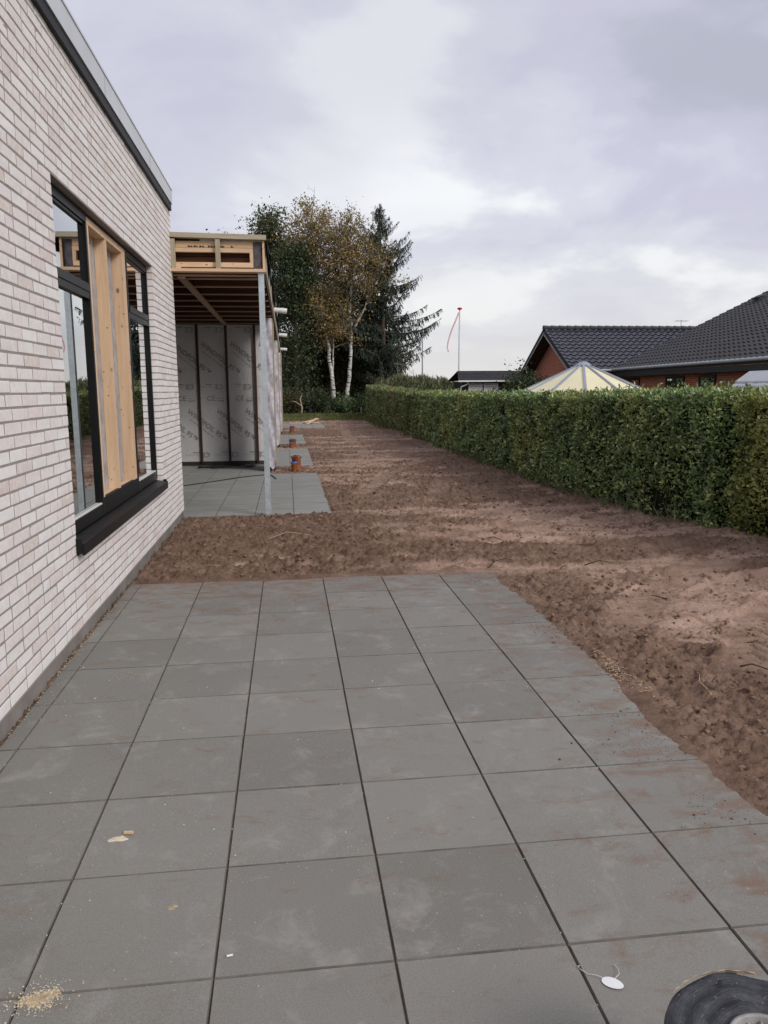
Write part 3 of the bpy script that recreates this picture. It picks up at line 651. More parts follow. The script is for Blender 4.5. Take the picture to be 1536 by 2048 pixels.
B(XF-0.07, XF-0.0005, 0.906, 0.931, nz0, nz1).build('black_edge_strip', MT['black_alu'], ni)
for k, z_ in enumerate((1.12, 1.95)): B(-0.240, -0.225, -0.37, -0.30, z_, z_+0.05).build('bracket', MT['steel'], ni)
sl = MB()
sl.add([(-0.23,OY0+.004,0.661),(-0.052,OY0+.004,0.632),(-0.052,OY1-.004,0.632),(-0.23,OY1-.004,0.661),(-0.23,OY0+.004,0.60),(-0.052,OY0+.004,0.60),(-0.052,OY1-.004,0.60),(-0.23,OY1-.004,0.60)], [(0,1,2,3),(7,6,5,4),(0,4,5,1),(1,5,6,2),(2,6,7,3),(3,7,4,0)])
sl.box(-0.066, -0.051, OY0-0.012, OY1+0.012, 0.562, 0.636)
sl.box(-0.0985, -0.064, OY1-0.003, OY1+0.0195, 0.575, 0.655)
sl.box(-0.0985, -0.064, OY0-0.0195, OY0+0.003, 0.575, 0.672)
so = sl.build('window_sill', MT['sill'], house)
# plastic sheet hanging inside the near window
pts = []; nU, nV = 26, 14
for j in range(nV+1):
    zz = 0.62+1.62*j/nV; wd = 0.085+0.10*min(1, 1.6*j/nV)-0.03*max(0, j/nV-.8)*5
    for i in range(nU+1):
        u = i/nU; pts.append((-0.315+0.022*math.sin(u*17+j*.25)+0.012*math.sin(u*7), 0.115+(u-0.5)*2*wd, zz))
F_ = [(j*(nU+1)+i, j*(nU+1)+i+1, (j+1)*(nU+1)+i+1, (j+1)*(nU+1)+i) for j in range(nV) for i in range(nU)]
ps = MB().add(pts, F_).build('plastic_sheet', MT['sheet'], None, True)
tag(ps, 'grey plastic sheet hanging in folds inside the near window', 'plastic sheet')

# ------------------------------------------------------------------ unfinished timber extension
ext = empty('timber_extension', (0.0, 6.0, 0.0), 'unfinished flat roofed extension of raw timber, steel post and printed foil', 'building')
def ep(name, m, mat, lab=None):
    o = m.build(name, MT[mat], ext)
    if lab: o['label'] = lab
    return o
FY = 3.45
tb = MB().prism([(-0.145, FY-0.075, 3.402), (1.036, FY-0.075, 3.384), (1.036, FY-0.075, 3.440), (-0.145, FY-0.075, 3.458)], (0, 0.16, 0)); ep('top_board', tb, 'gx')
ep('fascia_upright', B(-0.0985, -0.048, FY-0.06, FY-0.012, 3.03, 3.385), 'gz')
ep('fascia_upright', B(0.427, 0.484, FY-0.066, FY-0.026, 3.045, 3.385), 'gz')
ep('fascia_rail', B(-0.047, 0.872, FY-0.004, FY+0.045, 3.298, 3.368), 'wx')
ep('fascia_rail', B(-0.047, 0.872, FY-0.024, FY+0.04, 3.240, 3.290), 'wx')
ep('fascia_rail', B(-0.047, 0.872, FY-0.022, FY+0.04, 3.066, 3.122), 'wx')
ep('fascia_rail_end', B(0.832, 0.873, FY-0.023, FY+0.04, 3.123, 3.239), 'wz')
ep('packing_block', B(-0.047, 0.01, FY-0.02, FY+0.04, 3.044, 3.065), 'wx')
ep('bottom_board', B(-0.0985, 1.02, FY-0.085, FY+0.06, 3.006, 3.042), 'wx')
ep('grey_filler_board', B(0.24, 0.985, FY+0.003, FY+0.03, 3.369, 3.401), 'greyboard')
ep('dark_insulation', B(0.876, 0.975, FY-0.002, FY+0.12, 3.043, 3.366), 'insul')
ep('corner_board', B(0.986, 1.012, FY-0.03, FY+0.03, 3.043, 3.383), 'wz')
stm = MB(); x = 0.10
for wd in (.028, .02, .026, .012, .024, .022, 0, .024, .02, .026, .022, .028, .024, 0, 0, .026):
    if wd:
        stm.box(x, x+wd, FY-0.0075, FY-0.0045, 3.300, 3.300+random.choice((.013, .016, .01))); stm.box(x, x+wd*.45, FY-0.0078, FY-0.0045, 3.300, 3.318)
    x += 0.034
ep('stencil_mark', stm, 'stencil')
# roof joists, cross lath and deck
yj = 3.60
ys_j = [3.53, 3.80, 4.56, 5.39, 6.20, 7.02, 7.86, 8.70, 9.51, 10.33]
while ys_j[-1] < 31: ys_j.append(ys_j[-1]+0.82)
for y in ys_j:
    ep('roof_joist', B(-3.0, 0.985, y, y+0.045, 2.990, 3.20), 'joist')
    ep('lit_joist_underside', B(-3.0, 0.98, y-0.012, y+0.058, 2.975, 2.9895), 'lath')  # added pale strip, paints the joist underside as if lit
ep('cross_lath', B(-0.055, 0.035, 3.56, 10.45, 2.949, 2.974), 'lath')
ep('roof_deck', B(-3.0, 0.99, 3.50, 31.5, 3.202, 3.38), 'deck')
rt = MB().box(-4.5, 1.03, 3.54, 31.6, 3.386, 3.428); ep('roof_covering', rt, 'membrane')
yy = 3.48; k = 0
while yy < 31.4:
    L = (2.9, 4.2, 3.6)[k % 3]; y1 = min(yy+L, 31.5)
    ep('edge_board', B(0.992, 1.022, yy, y1-0.006, 3.035+random.uniform(-.01, .01), 3.21), 'gy')
    ep('edge_board', B(0.994+0.002*(k % 2), 1.024+0.002*(k % 2), yy+0.05, y1, 3.215, 3.385), 'gy')
    yy = y1; k += 1
# membrane lapping over the roof edge
pts = []; ny_ = 140
for i in range(ny_+1):
    y = 3.40+28.0*(i/ny_)**1.3; dr = 0.17+0.05*math.sin(y*1.7)+0.04*math.sin(y*4.1+1)
    for q in range(6):
        t = q/5; pts.append((1.033+0.030*math.sin(t*1.5)+0.012*math.sin(y*3+t*3)*t, y, 3.445-dr*t*1.25))
F_ = [(i*6+q, i*6+q+1, (i+1)*6+q+1, (i+1)*6+q) for i in range(ny_) for q in range(5)]
mm = MB().add(pts, F_); mm.add([(x+0.004, y, z) for x, y, z in pts], [tuple(reversed(f)) for f in F_]); ep('membrane_edge', mm, 'membrane')
# steel post
po = MB(); po.box(0.928, 0.996, FY-0.045, FY-0.037, 0.10, 3.005); po.box(0.928, 0.996, FY+0.030, FY+0.038, 0.10, 3.005); po.box(0.9575, 0.9665, FY-0.037, FY+0.030, 0.10, 3.0)
po.box(0.9885, 0.9955, FY-0.0368, FY+0.0298, 0.10, 3.004)
p_ = ep('steel_post', po, 'steel', 'galvanised steel post carrying the roof corner')
MB().box(0.925, 1.0, FY-0.048, FY+0.04, -0.16, 0.115).build('base_sleeve', MT['steel'], p_)
MB().box(0.915, 1.012, FY-0.055, FY+0.05, 2.997, 3.0055).build('head_plate', MT['steel'], p_)
for z_ in (0.03, 0.08, 0.2): MB().tube([(0.94, FY-0.045, z_), (0.94, FY-0.053, z_)], 0.008, 6).build('bolt', MT['steel'], p_)
# printed foil back wall
YB = 10.50
bw = ep('back_wall', B(-3.0, 0.83, YB, YB+0.2, -0.05, 0.085), 'plinth_dark', 'back wall covered in white printed foil between dark battens')
for a, b in ((-3.0, -1.82), (-1.82, -1.22), (-1.22, -0.62), (-0.62, -0.02), (-0.02, 0.575), (0.575, 0.83)):
    m = MB(); nu, nv = 6, 16; vs = []
    for j in range(nv+1):
        for i in range(nu+1):
            u, v = i/nu, j/nv; vs.append((a+(b-a)*u, YB+0.004-0.012*math.sin(math.pi*u)*(0.6+0.4*math.sin(v*9+a*5)), 0.088+2.88*v))
    m.add(vs, [(j*(nu+1)+i, j*(nu+1)+i+1, (j+1)*(nu+1)+i+1, (j+1)*(nu+1)+i) for j in range(nv) for i in range(nu)])
    m.add([(a, YB+0.02, 0.088), (b, YB+0.02, 0.088), (b, YB+0.02, 2.968), (a, YB+0.02, 2.968)], [(3, 2, 1, 0)])
    m.build('foil_panel', MT['foil'], bw, True)
for xb in (-1.82, -1.22, -0.62, -0.02, 0.575): B(xb-0.025, xb+0.025, YB-0.042, YB+0.003, 0.07, 2.97).build('batten', MT['batten'], bw)
def text_tris(body, size, bold=0.0):
    cu = bpy.data.curves.new('print', 'FONT'); cu.body = body; cu.size = size; cu.offset = bold; cu.resolution_u = 3; cu.fill_mode = 'FRONT'
    o = bpy.data.objects.new('print', cu); COL.objects.link(o); bpy.context.view_layer.update()
    me = bpy.data.meshes.new_from_object(o); vs = [tuple(v.co) for v in me.vertices]; fs = [tuple(p.vertices) for p in me.polygons]
    bpy.data.objects.remove(o); bpy.data.curves.remove(cu); bpy.data.meshes.remove(me); return vs, fs
pr = MB()
def put_text(body, x, z, ang, length=None, size=0.1, bold=0.0, y=None):
    vs, fs = text_tris(body, size, bold); xm = max(v[0] for v in vs); sc = (length/xm) if length else 1.0
    c, s = math.cos(ang), math.sin(ang)
    out = []
    for a, b, _ in vs:
        a *= sc; b *= sc; out.append((x+a*c-b*s, (YB-0.0135) if y is None else y, z+a*s+b*c))
    pr.add(out, fs)
for k in range(-3, 3):
    put_text('WINDFOIL 95\u2122', -0.565+0.607*k, 2.555, R(-39.0), 0.99, 0.1, 0.0018)
    put_text('WINDFOIL 95\u2122', -0.285+0.607*k, 1.140, R(-39.0), 0.99, 0.1, 0.0018)
    for (dx, dz) in ((-0.60, 2.50), (-0.32, 1.085)):
        x = 0.07
        for wd in (.05, .03, .06, .04, .02, .055, .035, .05, .06, .03, .05):
            a0 = R(-39); c, s = math.cos(a0), math.sin(a0); q = [(x, 0), (x+wd, 0), (x+wd, .013), (x, .013)]
            pr.add([(dx+0.03+0.607*k+a*c-b*s, YB-0.0135, dz-0.045+a*s+b*c) for a, b in q], [(0, 1, 2, 3)]); x += wd+.014
    for (x, z, rot) in ((-0.115+.607*k, 1.715, math.pi), (-0.465+.607*k, 1.395, 0), (-0.445+.607*k, 0.27, math.pi), (-0.08+.607*k, 2.90, math.pi)):
        put_text('CE', x, z-(0.012 if not rot else -0.012), rot, None, 0.15, 0.0); sg = -1 if rot else 1; zc_ = z+sg*0.037
        xx = 0.235
        for wd in (.07, .035, .05, .03):
            a0, a1 = x+sg*xx, x+sg*(xx+wd); pr.add([(min(a0,a1), YB-0.0135, zc_-.004), (max(a0,a1), YB-0.0135, zc_-.004), (max(a0,a1), YB-0.0135, zc_+.004), (min(a0,a1), YB-0.0135, zc_+.004)], [(0,1,2,3)]); xx += wd+.03
        a0, a1 = x+sg*.22, x+sg*.36
        zz = zc_-sg*.05; pr.add([(min(a0,a1), YB-.0135, zz-.008), (max(a0,a1), YB-.0135, zz-.008), (max(a0,a1), YB-.0135, zz+.008), (min(a0,a1), YB-.0135, zz+.008)], [(0,1,2,3)])
pr.v = [(x, y, z) for x, y, z in pr.v]
keep = [f for f in pr.f if all(-1.8 < pr.v[i][0] < 0.80 and 0.1 < pr.v[i][2] < 2.95 for i in f)]
pr.f = keep
pr.build('foil_print', MT['ink'], bw)
ep('recess_side_wall', B(-3.2, -3.0, 3.6, 10.7, -0.05, 3.2), 'greyboard')
# foil wrapped stub walls between the terraces
def stub(y0, y1, xo):
    s = ep('stub_wall', B(0.836, xo-0.012, y0+0.03, y1, 0.105, 2.97), 'foil_edge', None)
    B(0.832, xo-0.006, y0+0.022, y1-0.004, -0.08, 0.10).build('stub_plinth', MT['plinth_dark'], s)
    vs = []; nv = 24; rr = random.Random(int(y0*10))
    for j in range(nv+1):
        z = 0.07+2.9*j/nv; fl = 0.02*math.exp(-j*0.8)
        for u in range(7):
            t = u/6; vs.append((0.832+(xo-0.832+0.004+fl)*t, y0+rr.uniform(-.006, .006)-0.012*math.sin(t*6+j), z+(0.03*math.sin(t*9) if j == 0 else 0)))
    m = MB().add(vs, [(j*7+i, j*7+i+1, (j+1)*7+i+1, (j+1)*7+i) for j in range(nv) for i in range(6)])
    m.add([(x, y+0.003, z) for x, y, z in vs], [(j*7+i, (j+1)*7+i, (j+1)*7+i+1, j*7+i+1) for j in range(nv) for i in range(6)])
    m.build('loose_foil', MT['foil_edge'], s, True)
    for k, yb in enumerate(np.arange(y0+0.05, y1, 0.45)):
        B(xo-0.011, xo+0.022, float(yb), float(yb)+0.05, 0.13, 2.965).build('wall_batten', MT['gz'], s)
stub(8.95, 10.0, 0.975); stub(15.6, 16.95, 1.0); stub(22.6, 26.9, 1.01)
for (yy, nm) in ((8.9, 0), (15.5, 1), (22.8, 2)):
    pp = MB(); pp.tube([(1.03, yy, 3.115), (1.16, yy, 3.103)], 0.047, 14); pp.tube([(1.15, yy, 3.104), (1.275, yy, 3.09)], 0.052, 14)
    ep('outlet_pipe', pp, 'pvc')

# ------------------------------------------------------------------ drain pipes
def drain(x, y, h, label, tall=True):
    d = empty('drain_pipe', (x, y, -0.03), label, 'drain pipe', 'orange drain pipes standing beside the terraces')
    MB().lathe((x, y, 0), [(0.052, -0.1), (0.052, h*0.55), (0.058, h*0.56), (0.060, h*0.62)], 20).build('front_pipe', MT['clay'], d, True)
    MB().lathe((x, y, 0), [(0.060, h*0.56), (0.063, h*0.565), (0.063, h*0.66), (0.058, h*0.67), (0.045, h*0.665)], 20).build('blue_ring', MT['blue'], d, True)
    if tall:
        MB().lathe((x+0.05, y+0.17, 0), [(0.088, -0.1), (0.088, h*0.80), (0.097, h*0.82), (0.097, h), (0.086, h), (0.086, h*0.5)], 24).build('back_pipe', MT['clay'], d, True)
        vs = []; n = 30
        for k in range(n):
            a = 2*math.pi*k/n; r1 = 0.100+random.uniform(0, .02); vs += [(x+.05+r1*math.cos(a), y+.17+r1*math.sin(a), h-0.015+random.uniform(-.02, .01)), (x+.05+.05*math.cos(a), y+.17+.05*math.sin(a), h+0.012+random.uniform(-.01, .01))]
        MB().add(vs, [(2*k, (2*k+2) % (2*n), (2*k+3) % (2*n), 2*k+1) for k in range(n)]+[tuple(2*k+1 for k in range(n))]).build('torn_cover', MT['membrane'], d)
    return d
drain(1.335, 8.86, 0.29, 'tallest orange drain pipe with torn black cover and blue ring')
drain(1.31, 15.45, 0.22, 'middle orange drain pipe with blue ring beside a terrace')
drain(1.34, 22.75, 0.26, 'smallest far orange drain pipe below the farthest terrace')

# ------------------------------------------------------------------ hoses and cables in the recess
hp = []; rr = random.Random(3)
for k in range(170):
    a = k*0.23; hp.append((-0.02+0.62*math.cos(a)*(0.75+0.25*math.sin(k*.11)), 9.85+0.24*math.sin(a)*(0.8+0.2*math.cos(k*.07)), 0.016+0.018*(k % 28)/28+0.012*math.sin(k*.9)**2))
tag(MB().tube(hp, 0.011, 6).build('coiled_hose', MT['rubber'], None, True), 'black hose lying coiled on the pavers below the printed foil', 'hose')
cp = [(-1.1, 6.1, .009), (-0.52, 6.82, .009), (-0.07, 7.38, .009), (0.33, 7.92, .009), (0.62, 8.2, .009), (0.80, 8.30, .009), (0.92, 8.12, .009), (0.975, 7.72, .009), (1.0, 7.55, .012)]
tag(MB().tube(cp, 0.0085, 6).build('cable', MT['rubber'], None, True), 'thin black cable stretched across the recess floor to the post', 'cable')

# ------------------------------------------------------------------ loose planks on the farthest terrace
def plank(a, b, wd, th, label):
    o = MB().bar(a, b, wd, th).build('plank', MT['wx'], None); tag(o, label, 'plank', 'planks on the farthest terrace'); return o
plank((1.75, 31.2, 0.03), (2.75, 31.55, 0.045), 0.16, 0.035, 'long pale plank lying flat under the others on the farthest terrace')
plank((2.0, 31.0, 0.10), (2.72, 31.7, 0.22), 0.12, 0.035, 'raised plank leaning up on the small timber heap')
plank((2.12, 30.3, 0.03), (2.62, 31.35, 0.25), 0.11, 0.04, 'short pale plank slanting across the small timber heap')
plank((1.3, 31.6, 0.03), (2.1, 31.75, 0.03), 0.10, 0.03, 'thin plank at the house end of the timber heap')

# ------------------------------------------------------------------ small things on the first terrace
ro = empty('membrane_roll', (2.15, -5.186, 0), 'thick black roll of membrane standing on end at the paver edge', 'roll')
Rr = 0.195; ri = 0.078; H = 0.30
prof = [(Rr-0.002, 0.0), (Rr, 0.006)]+[(Rr+0.0015*math.sin(k*2.1), 0.02+0.26*k/10) for k in range(11)]+[(Rr-0.002, H-0.006), (Rr-0.006, H-0.001)]
nr = 34
for k in range(nr): prof.append((Rr-0.008-(Rr-0.012-ri)*k/nr, H-0.001+0.0022*((k % 2)-0.5)+0.004*math.sin(k*.5)))
prof += [(ri, H-0.004), (ri, 0.0)]
rm_ = MB(); rm_.lathe((2.15, -5.186, 0), prof, 96)
rr = random.Random(4)
rm_.v = [(2.15+(x-2.15)*(1+0.008*math.sin(3*math.atan2(y+5.186, x-2.15)+1)), -5.186+(y+5.186)*(1+0.008*math.sin(3*math.atan2(y+5.186, x-2.15)+1)), z+(0.003*math.sin(5*math.atan2(y+5.186, x-2.15))+0.002*math.sin(9*math.atan2(y+5.186, x-2.15))+rr.uniform(-.0006, .0006) if z > 0.2 else 0)) for x, y, z in rm_.v]
rm_.build('wound_layers', MT['roll'], ro, True)
MB().lathe((2.15, -5.186, 0), [(ri-0.001, 0.01), (ri-0.001, H+0.004), (ri-0.007, H+0.006), (ri-0.010, H+0.001), (ri-0.010, 0.01)], 48).build('plastic_liner', MT['greyplastic'], ro, True)
co = MB(); n = 60; vs = []
for k in range(n):
    a = 2*math.pi*k/n; e = H-0.012+0.010*math.sin(k*1.7)+rr.uniform(-.006, .006)
    for r, z in ((ri-0.012, 0.0), (ri-0.012, e), (ri-0.021, e-0.002), (ri-0.021, 0.0)): vs.append((2.15+r*math.cos(a), -5.186+r*math.sin(a), z))
co.add(vs, [(k*4+q, ((k+1) % n)*4+q, ((k+1) % n)*4+q+1, k*4+q+1) for k in range(n) for q in range(3)]).build('cardboard_core', MT['card'], ro)
tf = MB(); vs = []
for k in range(22):
    t = k/21; a = R(128-62*t); r0 = Rr+0.0005; wv = 0.0035*(0.4+abs(math.sin(k*2.3)))
    vs += [(2.15+r0*math.cos(a), -5.186+r0*math.sin(a), H+0.003+0.002*math.sin(k*1.9)), (2.15+(r0-wv)*math.cos(a), -5.186+(r0-wv)*math.sin(a), H+0.005), (2.15+(r0+.001)*math.cos(a), -5.186+(r0+.001)*math.sin(a), H-0.004)]
tf.add(vs, [(k*3, k*3+3, k*3+4, k*3+1) for k in range(21)]+[(k*3, k*3+2, k*3+5, k*3+3) for k in range(21)])
tf.build('torn_edge', MT['card'], ro)
gs = MB(); gs.add([(2.15+r*math.cos(R(a)), -5.186+r*math.sin(R(a)), H+.0035) for a, r in ((98, .151), (90, .167), (82, .178), (77, .187), (84, .190), (92, .182))], [(0, 1, 2, 3, 4, 5)]); gs.build('gash', MT['membrane'], ro)

tg = empty('paper_tag', (2.063, -4.66, 0), 'small white oval tag with thin string lying on a paver', 'tag')
oval = []
for k in range(28):
    a = 2*math.pi*k/28; r = 1.0
    px_ = 0.027*math.cos(a)*(1.0+0.18*max(0, math.cos(a))); py_ = 0.019*math.sin(a); c, s = math.cos(R(-42)), math.sin(R(-42)); oval.append((2.063+px_*c-py_*s, -4.66+px_*s+py_*c, 0.003+0.002*math.cos(a)))
MB().prism(oval, (0, 0, 0.0012)).build('tag_disc', MT['paper'], tg)
MB().tube([(2.045, -4.642, 0.006), (2.03, -4.632, 0.007), (2.012, -4.622, 0.003), (1.998, -4.604, 0.004), (1.995, -4.589, 0.002), (2.002, -4.588, 0.002)], 0.0011, 5).build('string', MT['string'], tg)
MB().tube([(2.078, -4.648, 0.005), (2.094, -4.638, 0.008), (2.1, -4.615, 0.006), (2.097, -4.597, 0.002)], 0.0011, 5).build('string', MT['string'], tg)

def mound(name, cx, cy, rx, ry, h, seed, mat, label, cat):
    rr = random.Random(seed); nr, na = 7, 36; vs = [(cx, cy, h)]; fs = []
    ph = [rr.uniform(0, 6.28) for _ in range(5)]
    for i in range(1, nr+1):
        t = i/nr
        for k in range(na):
            a = 2*math.pi*k/na; q = 1+0.20*math.sin(2*a+ph[0])+0.14*math.sin(3*a+ph[1])+0.10*math.sin(5*a+ph[2])+0.07*math.sin(9*a+ph[3])+rr.uniform(-.05, .05)*t
            vs.append((cx+rx*t*q*math.cos(a), cy+ry*t*q*math.sin(a), max(0.0004, h*(1-t**1.6)*(0.8+0.4*rr.random())+0.0006) if i < nr else -0.001))
    fs = [(0, 1+k, 1+(k+1) % na) for k in range(na)]+[(1+(i-1)*na+k, 1+i*na+k, 1+i*na+(k+1) % na, 1+(i-1)*na+(k+1) % na) for i in range(1, nr) for k in range(na)]
    o = MB().add(vs, fs).build(name, MT[mat], None, True); tag(o, label, cat); return o
mound('sawdust_heap', 0.553, -4.512, 0.043, 0.034, 0.004, 1, 'sawdust', 'big yellow sawdust splash by a joint in the bottom corner', 'sawdust')
mound('sawdust_heap', 0.846, -4.186, 0.016, 0.012, 0.003, 2, 'sawdust', 'tiny orange sawdust dab in the middle of a paver', 'sawdust')
mound('sawdust_heap', 0.600, -3.78, 0.028, 0.02, 0.002, 3, 'chips', 'faint pale dust patch next to a small wood offcut', 'sawdust')
tag(MB().bar((0.615, -3.752, 0.006), (0.648, -3.757, 0.006), 0.009, 0.008).build('wood_offcut', MT['wx'], None), 'tiny wood offcut lying beside the pale dust patch', 'wood')
tag(MB().tube([(1.03, -4.423, 0.003), (1.047, -4.420, 0.003)], 0.003, 8).build('plastic_plug', MT['pvc'], None), 'tiny white plastic plug lying on a paver joint', 'plug')

def flakes(name, pts, size, mat, label, thick=0.5):
    n = len(pts); P = np.array(pts); s = np.array(size).reshape(-1, 1, 1)
    base = np.array([[-.5, -.5, 0], [.5, -.4, 0], [.1, .6, 0], [0, 0, 1.0]])
    V = base[None]*np.stack([np.ones(n), RNG.uniform(.4, 1, n), RNG.uniform(thick*.4, thick, n)], 1)[:, None, :]*s
    a = RNG.uniform(0, 6.28, n); c, q = np.cos(a)[:, None], np.sin(a)[:, None]
    W = np.stack([V[..., 0]*c-V[..., 1]*q, V[..., 0]*q+V[..., 1]*c, V[..., 2]], -1)+P[:, None, :]
    F = (np.array([[0, 1, 3], [1, 2, 3], [2, 0, 3]])[None]+4*np.arange(n)[:, None, None]).reshape(-1, 3)
    o = link(name, npmesh(name, W.reshape(-1, 3), F), MT[mat]); tag(o, label, kind='stuff'); return o
pts = []; sz = []
for k in range(7000):
    x, y = -0.05+3.05*RNG.random()**1.5, -6.4+6.4*RNG.random()**1.15
    if vn(x*2.1, y*2.1, 3)+0.6*vn(x*6, y*6, 5) < 0.25 and RNG.random() < 0.93: continue
    pts.append((x, y, 0.0006)); sz.append(RNG.uniform(.002, .005) if RNG.random() < .95 else RNG.uniform(.006, .011))
for k in range(420):
    sz.append(RNG.uniform(.0025, .007)); pts.append((RNG.normal(.556, .036), RNG.normal(-4.512, .028), .003))
for k in range(60):
    yj = -0.5*RNG.integers(1, 13); pts.append((RNG.uniform(0, 3), yj+RNG.normal(0, .004), -.003)); sz.append(RNG.uniform(.004, .009))
    xj = 0.5*RNG.integers(0, 6); pts.append((xj+RNG.normal(0, .004), RNG.uniform(-5.5, -1), -.003)); sz.append(RNG.uniform(.004, .009))
flakes('sawdust_specks', pts, sz, 'chips', 'pale sawdust specks scattered over the pavers')
pts = []; sz = []
for k in range(6500):
    if RNG.random() < 0.75: x = 3.0-abs(RNG.normal(0, .28)); y = RNG.uniform(-6.2, 0)
    else: x = RNG.uniform(0.1, 3.0); y = -abs(RNG.normal(0, .35))
    if vn(x*3.0, y*3.6, 8)+0.5*vn(x*8, y*8, 9) < 0.12: continue
    pts.append((x, y, 0.0005)); sz.append(RNG.uniform(.002, .006) if RNG.random() < .96 else RNG.uniform(.007, .014))
flakes('soil_crumbs', pts, sz, 'crumb', 'dark soil crumbs trodden onto the paver edges', 0.8)
pts = []; sz = []
for (cx, cy, sx, sy, n) in ((3.03, -2.45, .035, .11, 300), (3.08, -2.75, .03, .07, 90), (3.05, -0.62, .03, .10, 90), (0.31, -2.16, .06, .03, 40), (-0.085, -1.7, .006, .7, 260)):
    for k in range(n):
        x, y = RNG.normal(cx, sx), RNG.normal(cy, sy); z = max(SOIL_H(x, y), 0.0)+0.003; pts.append((x, y, z)); sz.append(RNG.uniform(.005, .014))
flakes('wood_shavings', pts, sz, 'sawdust', 'yellow wood shavings spilled along the paver edge and wall foot', 0.35)
pts = []; sz = []
for k in range(60000):
    y = -5.8+RNG.random()**1.7*16; x = RNG.uniform(0.0, 5.9)
    if (x < 2.99 and y < 0.0) or (x < 1.8 and 3.45 < y < 8.6): continue
    if vn(x*1.1, y*2.2, 12)+0.4*vn(x*5, y*5, 2) < 0.02 and RNG.random() < .8: continue
    s = 0.009+0.040*RNG.random()**4
    if y > 3: s *= 1.6
    pts.append((x, y, SOIL_H(x, y)-0.15*s)); sz.append(s)
# rounded clods
ico = np.array([(0,0,1),(.894,0,.447),(.276,.851,.447),(-.724,.526,.447),(-.724,-.526,.447),(.276,-.851,.447),(.724,.526,-.3),(-.276,.851,-.3),(-.894,0,-.3),(-.276,-.851,-.3),(.724,-.526,-.3)])
icf = np.array([(0,1,2),(0,2,3),(0,3,4),(0,4,5),(0,5,1),(1,6,2),(2,7,3),(3,8,4),(4,9,5),(5,10,1),(6,7,2),(7,8,3),(8,9,4),(9,10,5),(10,6,1)])
n = len(pts); P = np.array(pts); s = np.array(sz)[:, None, None]
W = ico[None]*RNG.uniform(.65, 1.25, (n, 11, 1))*np.stack([RNG.uniform(.7, 1.3, n), RNG.uniform(.7, 1.3, n), RNG.uniform(.45, .8, n)], 1)[:, None, :]*s*0.5+P[:, None, :]
F = (icf[None]+11*np.arange(n)[:, None, None]).reshape(-1, 3)
tag(link('soil_clods', npmesh('soil_clods', W.reshape(-1, 3), F), MT['clod'], smooth=True), 'loose clods of brown soil scattered over the bare plot', kind='stuff')

# twigs and stalks
def twig(pts, r, mat, label):
    q = []
    for x, y, dz in pts: q.append((x, y, SOIL_H(x, y)+dz))
    r *= 0.62; tag(MB().tube(q, [r*(1-.6*i/(len(q)-1)) for i in range(len(q))], 5).build('twig', MT[mat], None, True), label, 'twig', 'twigs lying on the soil')
twig([(3.70, -2.60, .02), (3.78, -2.58, .05), (3.86, -2.62, .03), (3.93, -2.72, .01)], .009, 'twig', 'dark bent twig on the soil at the right picture edge')
twig([(3.36, -2.90, .01), (3.385, -2.80, .03), (3.38, -2.74, .04), (3.41, -2.69, .05)], .005, 'straw', 'pale straw stalk on dark soil next to the big terrace')
twig([(3.0, 0.16, .01), (3.08, 0.26, .035), (3.2, 0.33, .04), (3.3, .30, .03)], .008, 'twig', 'dark twig beside the far outer corner of the big terrace')
twig([(3.85, 0.06, .02), (4.0, 0.10, .045), (4.15, 0.12, .02)], .010, 'twig', 'dark root piece in the middle of the graded soil')
twig([(5.42, 4.35, .0), (5.40, 4.3, .18), (5.36, 4.2, .40), (5.35, 4.12, .52)], .008, 'straw', 'tall pale stalk leaning on the hedge foot')
twig([(5.30, 6.75, .0), (5.33, 6.7, .2), (5.36, 6.66, .36)], .007, 'straw', 'short pale stalk at the hedge foot beyond the tall one')
twig([(1.0, 1.75, .02), (1.2, 1.9, .03), (1.45, 1.95, .02)], .006, 'straw', 'pale stick on dark soil before the recess')
twig([(0.46, 0.60, .012), (0.60, 0.56, .016)], .005, 'straw', 'short straw bit on dark soil close to the brick wall')
twig([(2.25, 2.3, .0), (2.22, 2.25, .08), (2.16, 2.2, .13)], .006, 'twig', 'small dark twig poking from soil beside the post')
tl = MB(); rr = random.Random(9)
for k in range(130):
    x, y = rr.uniform(0.2, 5.8), -4.6+20*rr.random()**1.5
    if (x < 3.1 and y < 0.1) or (x < 1.9 and 3.4 < y): continue
    a = rr.uniform(0, 6.28); L = rr.uniform(.04, .16); z = SOIL_H(x, y)
    tl.tube([(x, y, z+.004), (x+L*.5*math.cos(a), y+L*.5*math.sin(a), z+.012+rr.uniform(0, .03)), (x+L*math.cos(a+.3), y+L*math.sin(a+.3), z+.01+rr.uniform(0, .05))], rr.uniform(.0015, .004), 4)
tag(tl.build('twig_litter', MT['twig']), 'small dark twigs and root bits littering the soil', kind='stuff')

# ------------------------------------------------------------------ leaf masses
def leaf_mesh(name, P, D, Nn, L, Wd, fold=0.22):
    P = np.asarray(P, float); n = len(P); D = np.asarray(D, float); Nn = np.asarray(Nn, float)
    D /= np.linalg.norm(D, axis=1, keepdims=True)+1e-9
    S = np.cross(D, Nn); S /= np.linalg.norm(S, axis=1, keepdims=True)+1e-9; U = np.cross(S, D)
    L = np.asarray(L).reshape(-1, 1); Wd = np.asarray(Wd).reshape(-1, 1)
    mid = P+D*L*0.45+U*Wd*fold
    V = np.stack([P, mid-S*Wd*.5, P+D*L, mid+S*Wd*.5], 1).reshape(-1, 3)
    F = (np.array([[0, 1, 2], [0, 2, 3]])[None]+4*np.arange(n)[:, None, None]).reshape(-1, 3)
    return npmesh(name, V, F)
def rdir(n): v = RNG.normal(size=(n, 3)); return v/np.linalg.norm(v, axis=1, keepdims=True)

